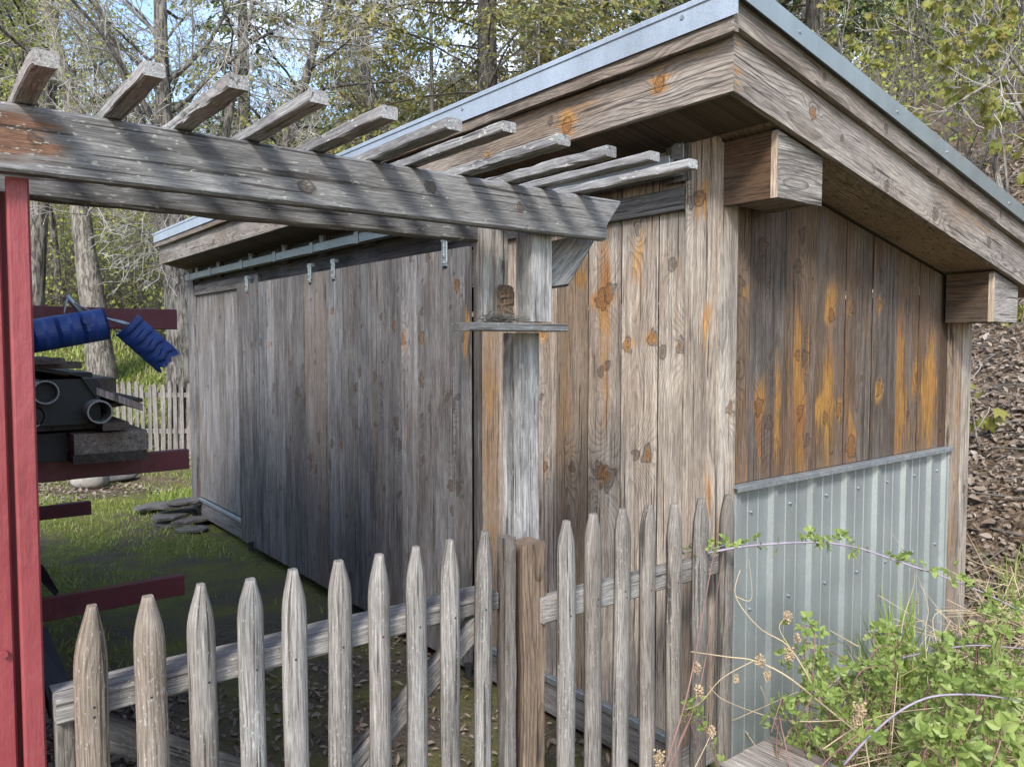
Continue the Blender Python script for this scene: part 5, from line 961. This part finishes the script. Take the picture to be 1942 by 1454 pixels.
def stalk(label, stems, heads, cmat=M_STRAW):
    o = thing('dry_stalk', label, 'dry plant', tuple(stems[0][0][0]), 'dry stalks by the fence')
    for pts, r in stems:
        c = MB(); tube(c, spline(pts, 20), np.linspace(r, r*.4, 20), 6); c.build('stem', cmat, o, True)
    for (x, y, d), s in heads:
        s *= .75; c = atd(x, y, d); n = 150; q = RNG.normal(0, 1, (n, 3)); q = q/np.linalg.norm(q, axis=1)[:, None]*RNG.random(n)[:, None]**.45*np.array([.75, .75, 1.15])*s; m = MB(); scatter(m, T_DIAM, c+q, rdir(n), rdir(n), s*.34*RNG.uniform(.6, 1.2, n), None, 0, 1.1); m.build('seed_head', M_SEED, o)
stalk('tall thin reddish stalk curving up before the last pickets', [(A((1255, 1470, 2.3), (1300, 1330, 2.35), (1330, 1180, 2.45), (1352, 1060, 2.5), (1362, 1046, 2.5)), .0032), (A((1262, 1470, 2.3), (1320, 1330, 2.4), (1350, 1180, 2.45), (1372, 1050, 2.5)), .0022)], [((1322, 1266, 2.4), .022), ((1326, 1310, 2.4), .026)], M_CANER)
stalk('branching straw stalk with seed heads leaning over the siding', [(A((1640, 1400, 2.5), (1560, 1335, 2.5), (1490, 1280, 2.5), (1430, 1252, 2.5), (1380, 1245, 2.5), (1310, 1235, 2.48)), .004), (A((1560, 1335, 2.5), (1500, 1230, 2.52), (1440, 1190, 2.52), (1395, 1130, 2.52), (1404, 1080, 2.52)), .003), (A((1500, 1230, 2.52), (1478, 1190, 2.52), (1495, 1165, 2.52)), .002), (A((1430, 1252, 2.5), (1370, 1285, 2.45), (1330, 1330, 2.45), (1300, 1345, 2.45)), .002), (A((1600, 1365, 2.5), (1490, 1365, 2.48), (1380, 1330, 2.45), (1345, 1300, 2.45)), .002), (A((1395, 1130, 2.52), (1425, 1135, 2.52), (1420, 1060, 2.5)), .0016)],
      [((1494, 1168, 2.52), .024), ((1497, 1240, 2.5), .03), ((1442, 1252, 2.5), .028), ((1455, 1280, 2.5), .022), ((1513, 1210, 2.5), .02), ((1396, 1286, 2.45), .018)])
stalk('short stalk with one fat tan seed head in the brambles', [(A((1650, 1460, 2.2), (1640, 1400, 2.25), (1632, 1350, 2.3)), .0025)], [((1630, 1345, 2.3), .033), ((1622, 1368, 2.3), .022)])
stalk('prickly round seed head low before the last picket', [(A((1310, 1470, 2.3), (1335, 1420, 2.3), (1350, 1388, 2.3)), .002)], [((1349, 1386, 2.3), .022)])
stalk('fuzzy dry seed head at the bottom left of the last pickets', [(A((1235, 1480, 2.25), (1248, 1450, 2.25)), .002)], [((1250, 1437, 2.25), .03)])
stalk('fine arching straw stems crossing the right part of the siding', [(A((1690, 1420, 2.6), (1700, 1300, 2.65), (1712, 1180, 2.7), (1735, 1085, 2.7), (1690, 1010, 2.7)), .0018), (A((1760, 1300, 2.6), (1755, 1200, 2.65), (1760, 1150, 2.68), (1740, 1090, 2.7)), .0015), (A((1800, 1290, 2.6), (1770, 1170, 2.65), (1850, 1160, 2.65), (1942, 1190, 2.6)), .0016), (A((1560, 1420, 2.4), (1660, 1360, 2.4), (1790, 1340, 2.4)), .0022), (A((1580, 1460, 2.3), (1700, 1430, 2.3), (1850, 1390, 2.3)), .002)], [])
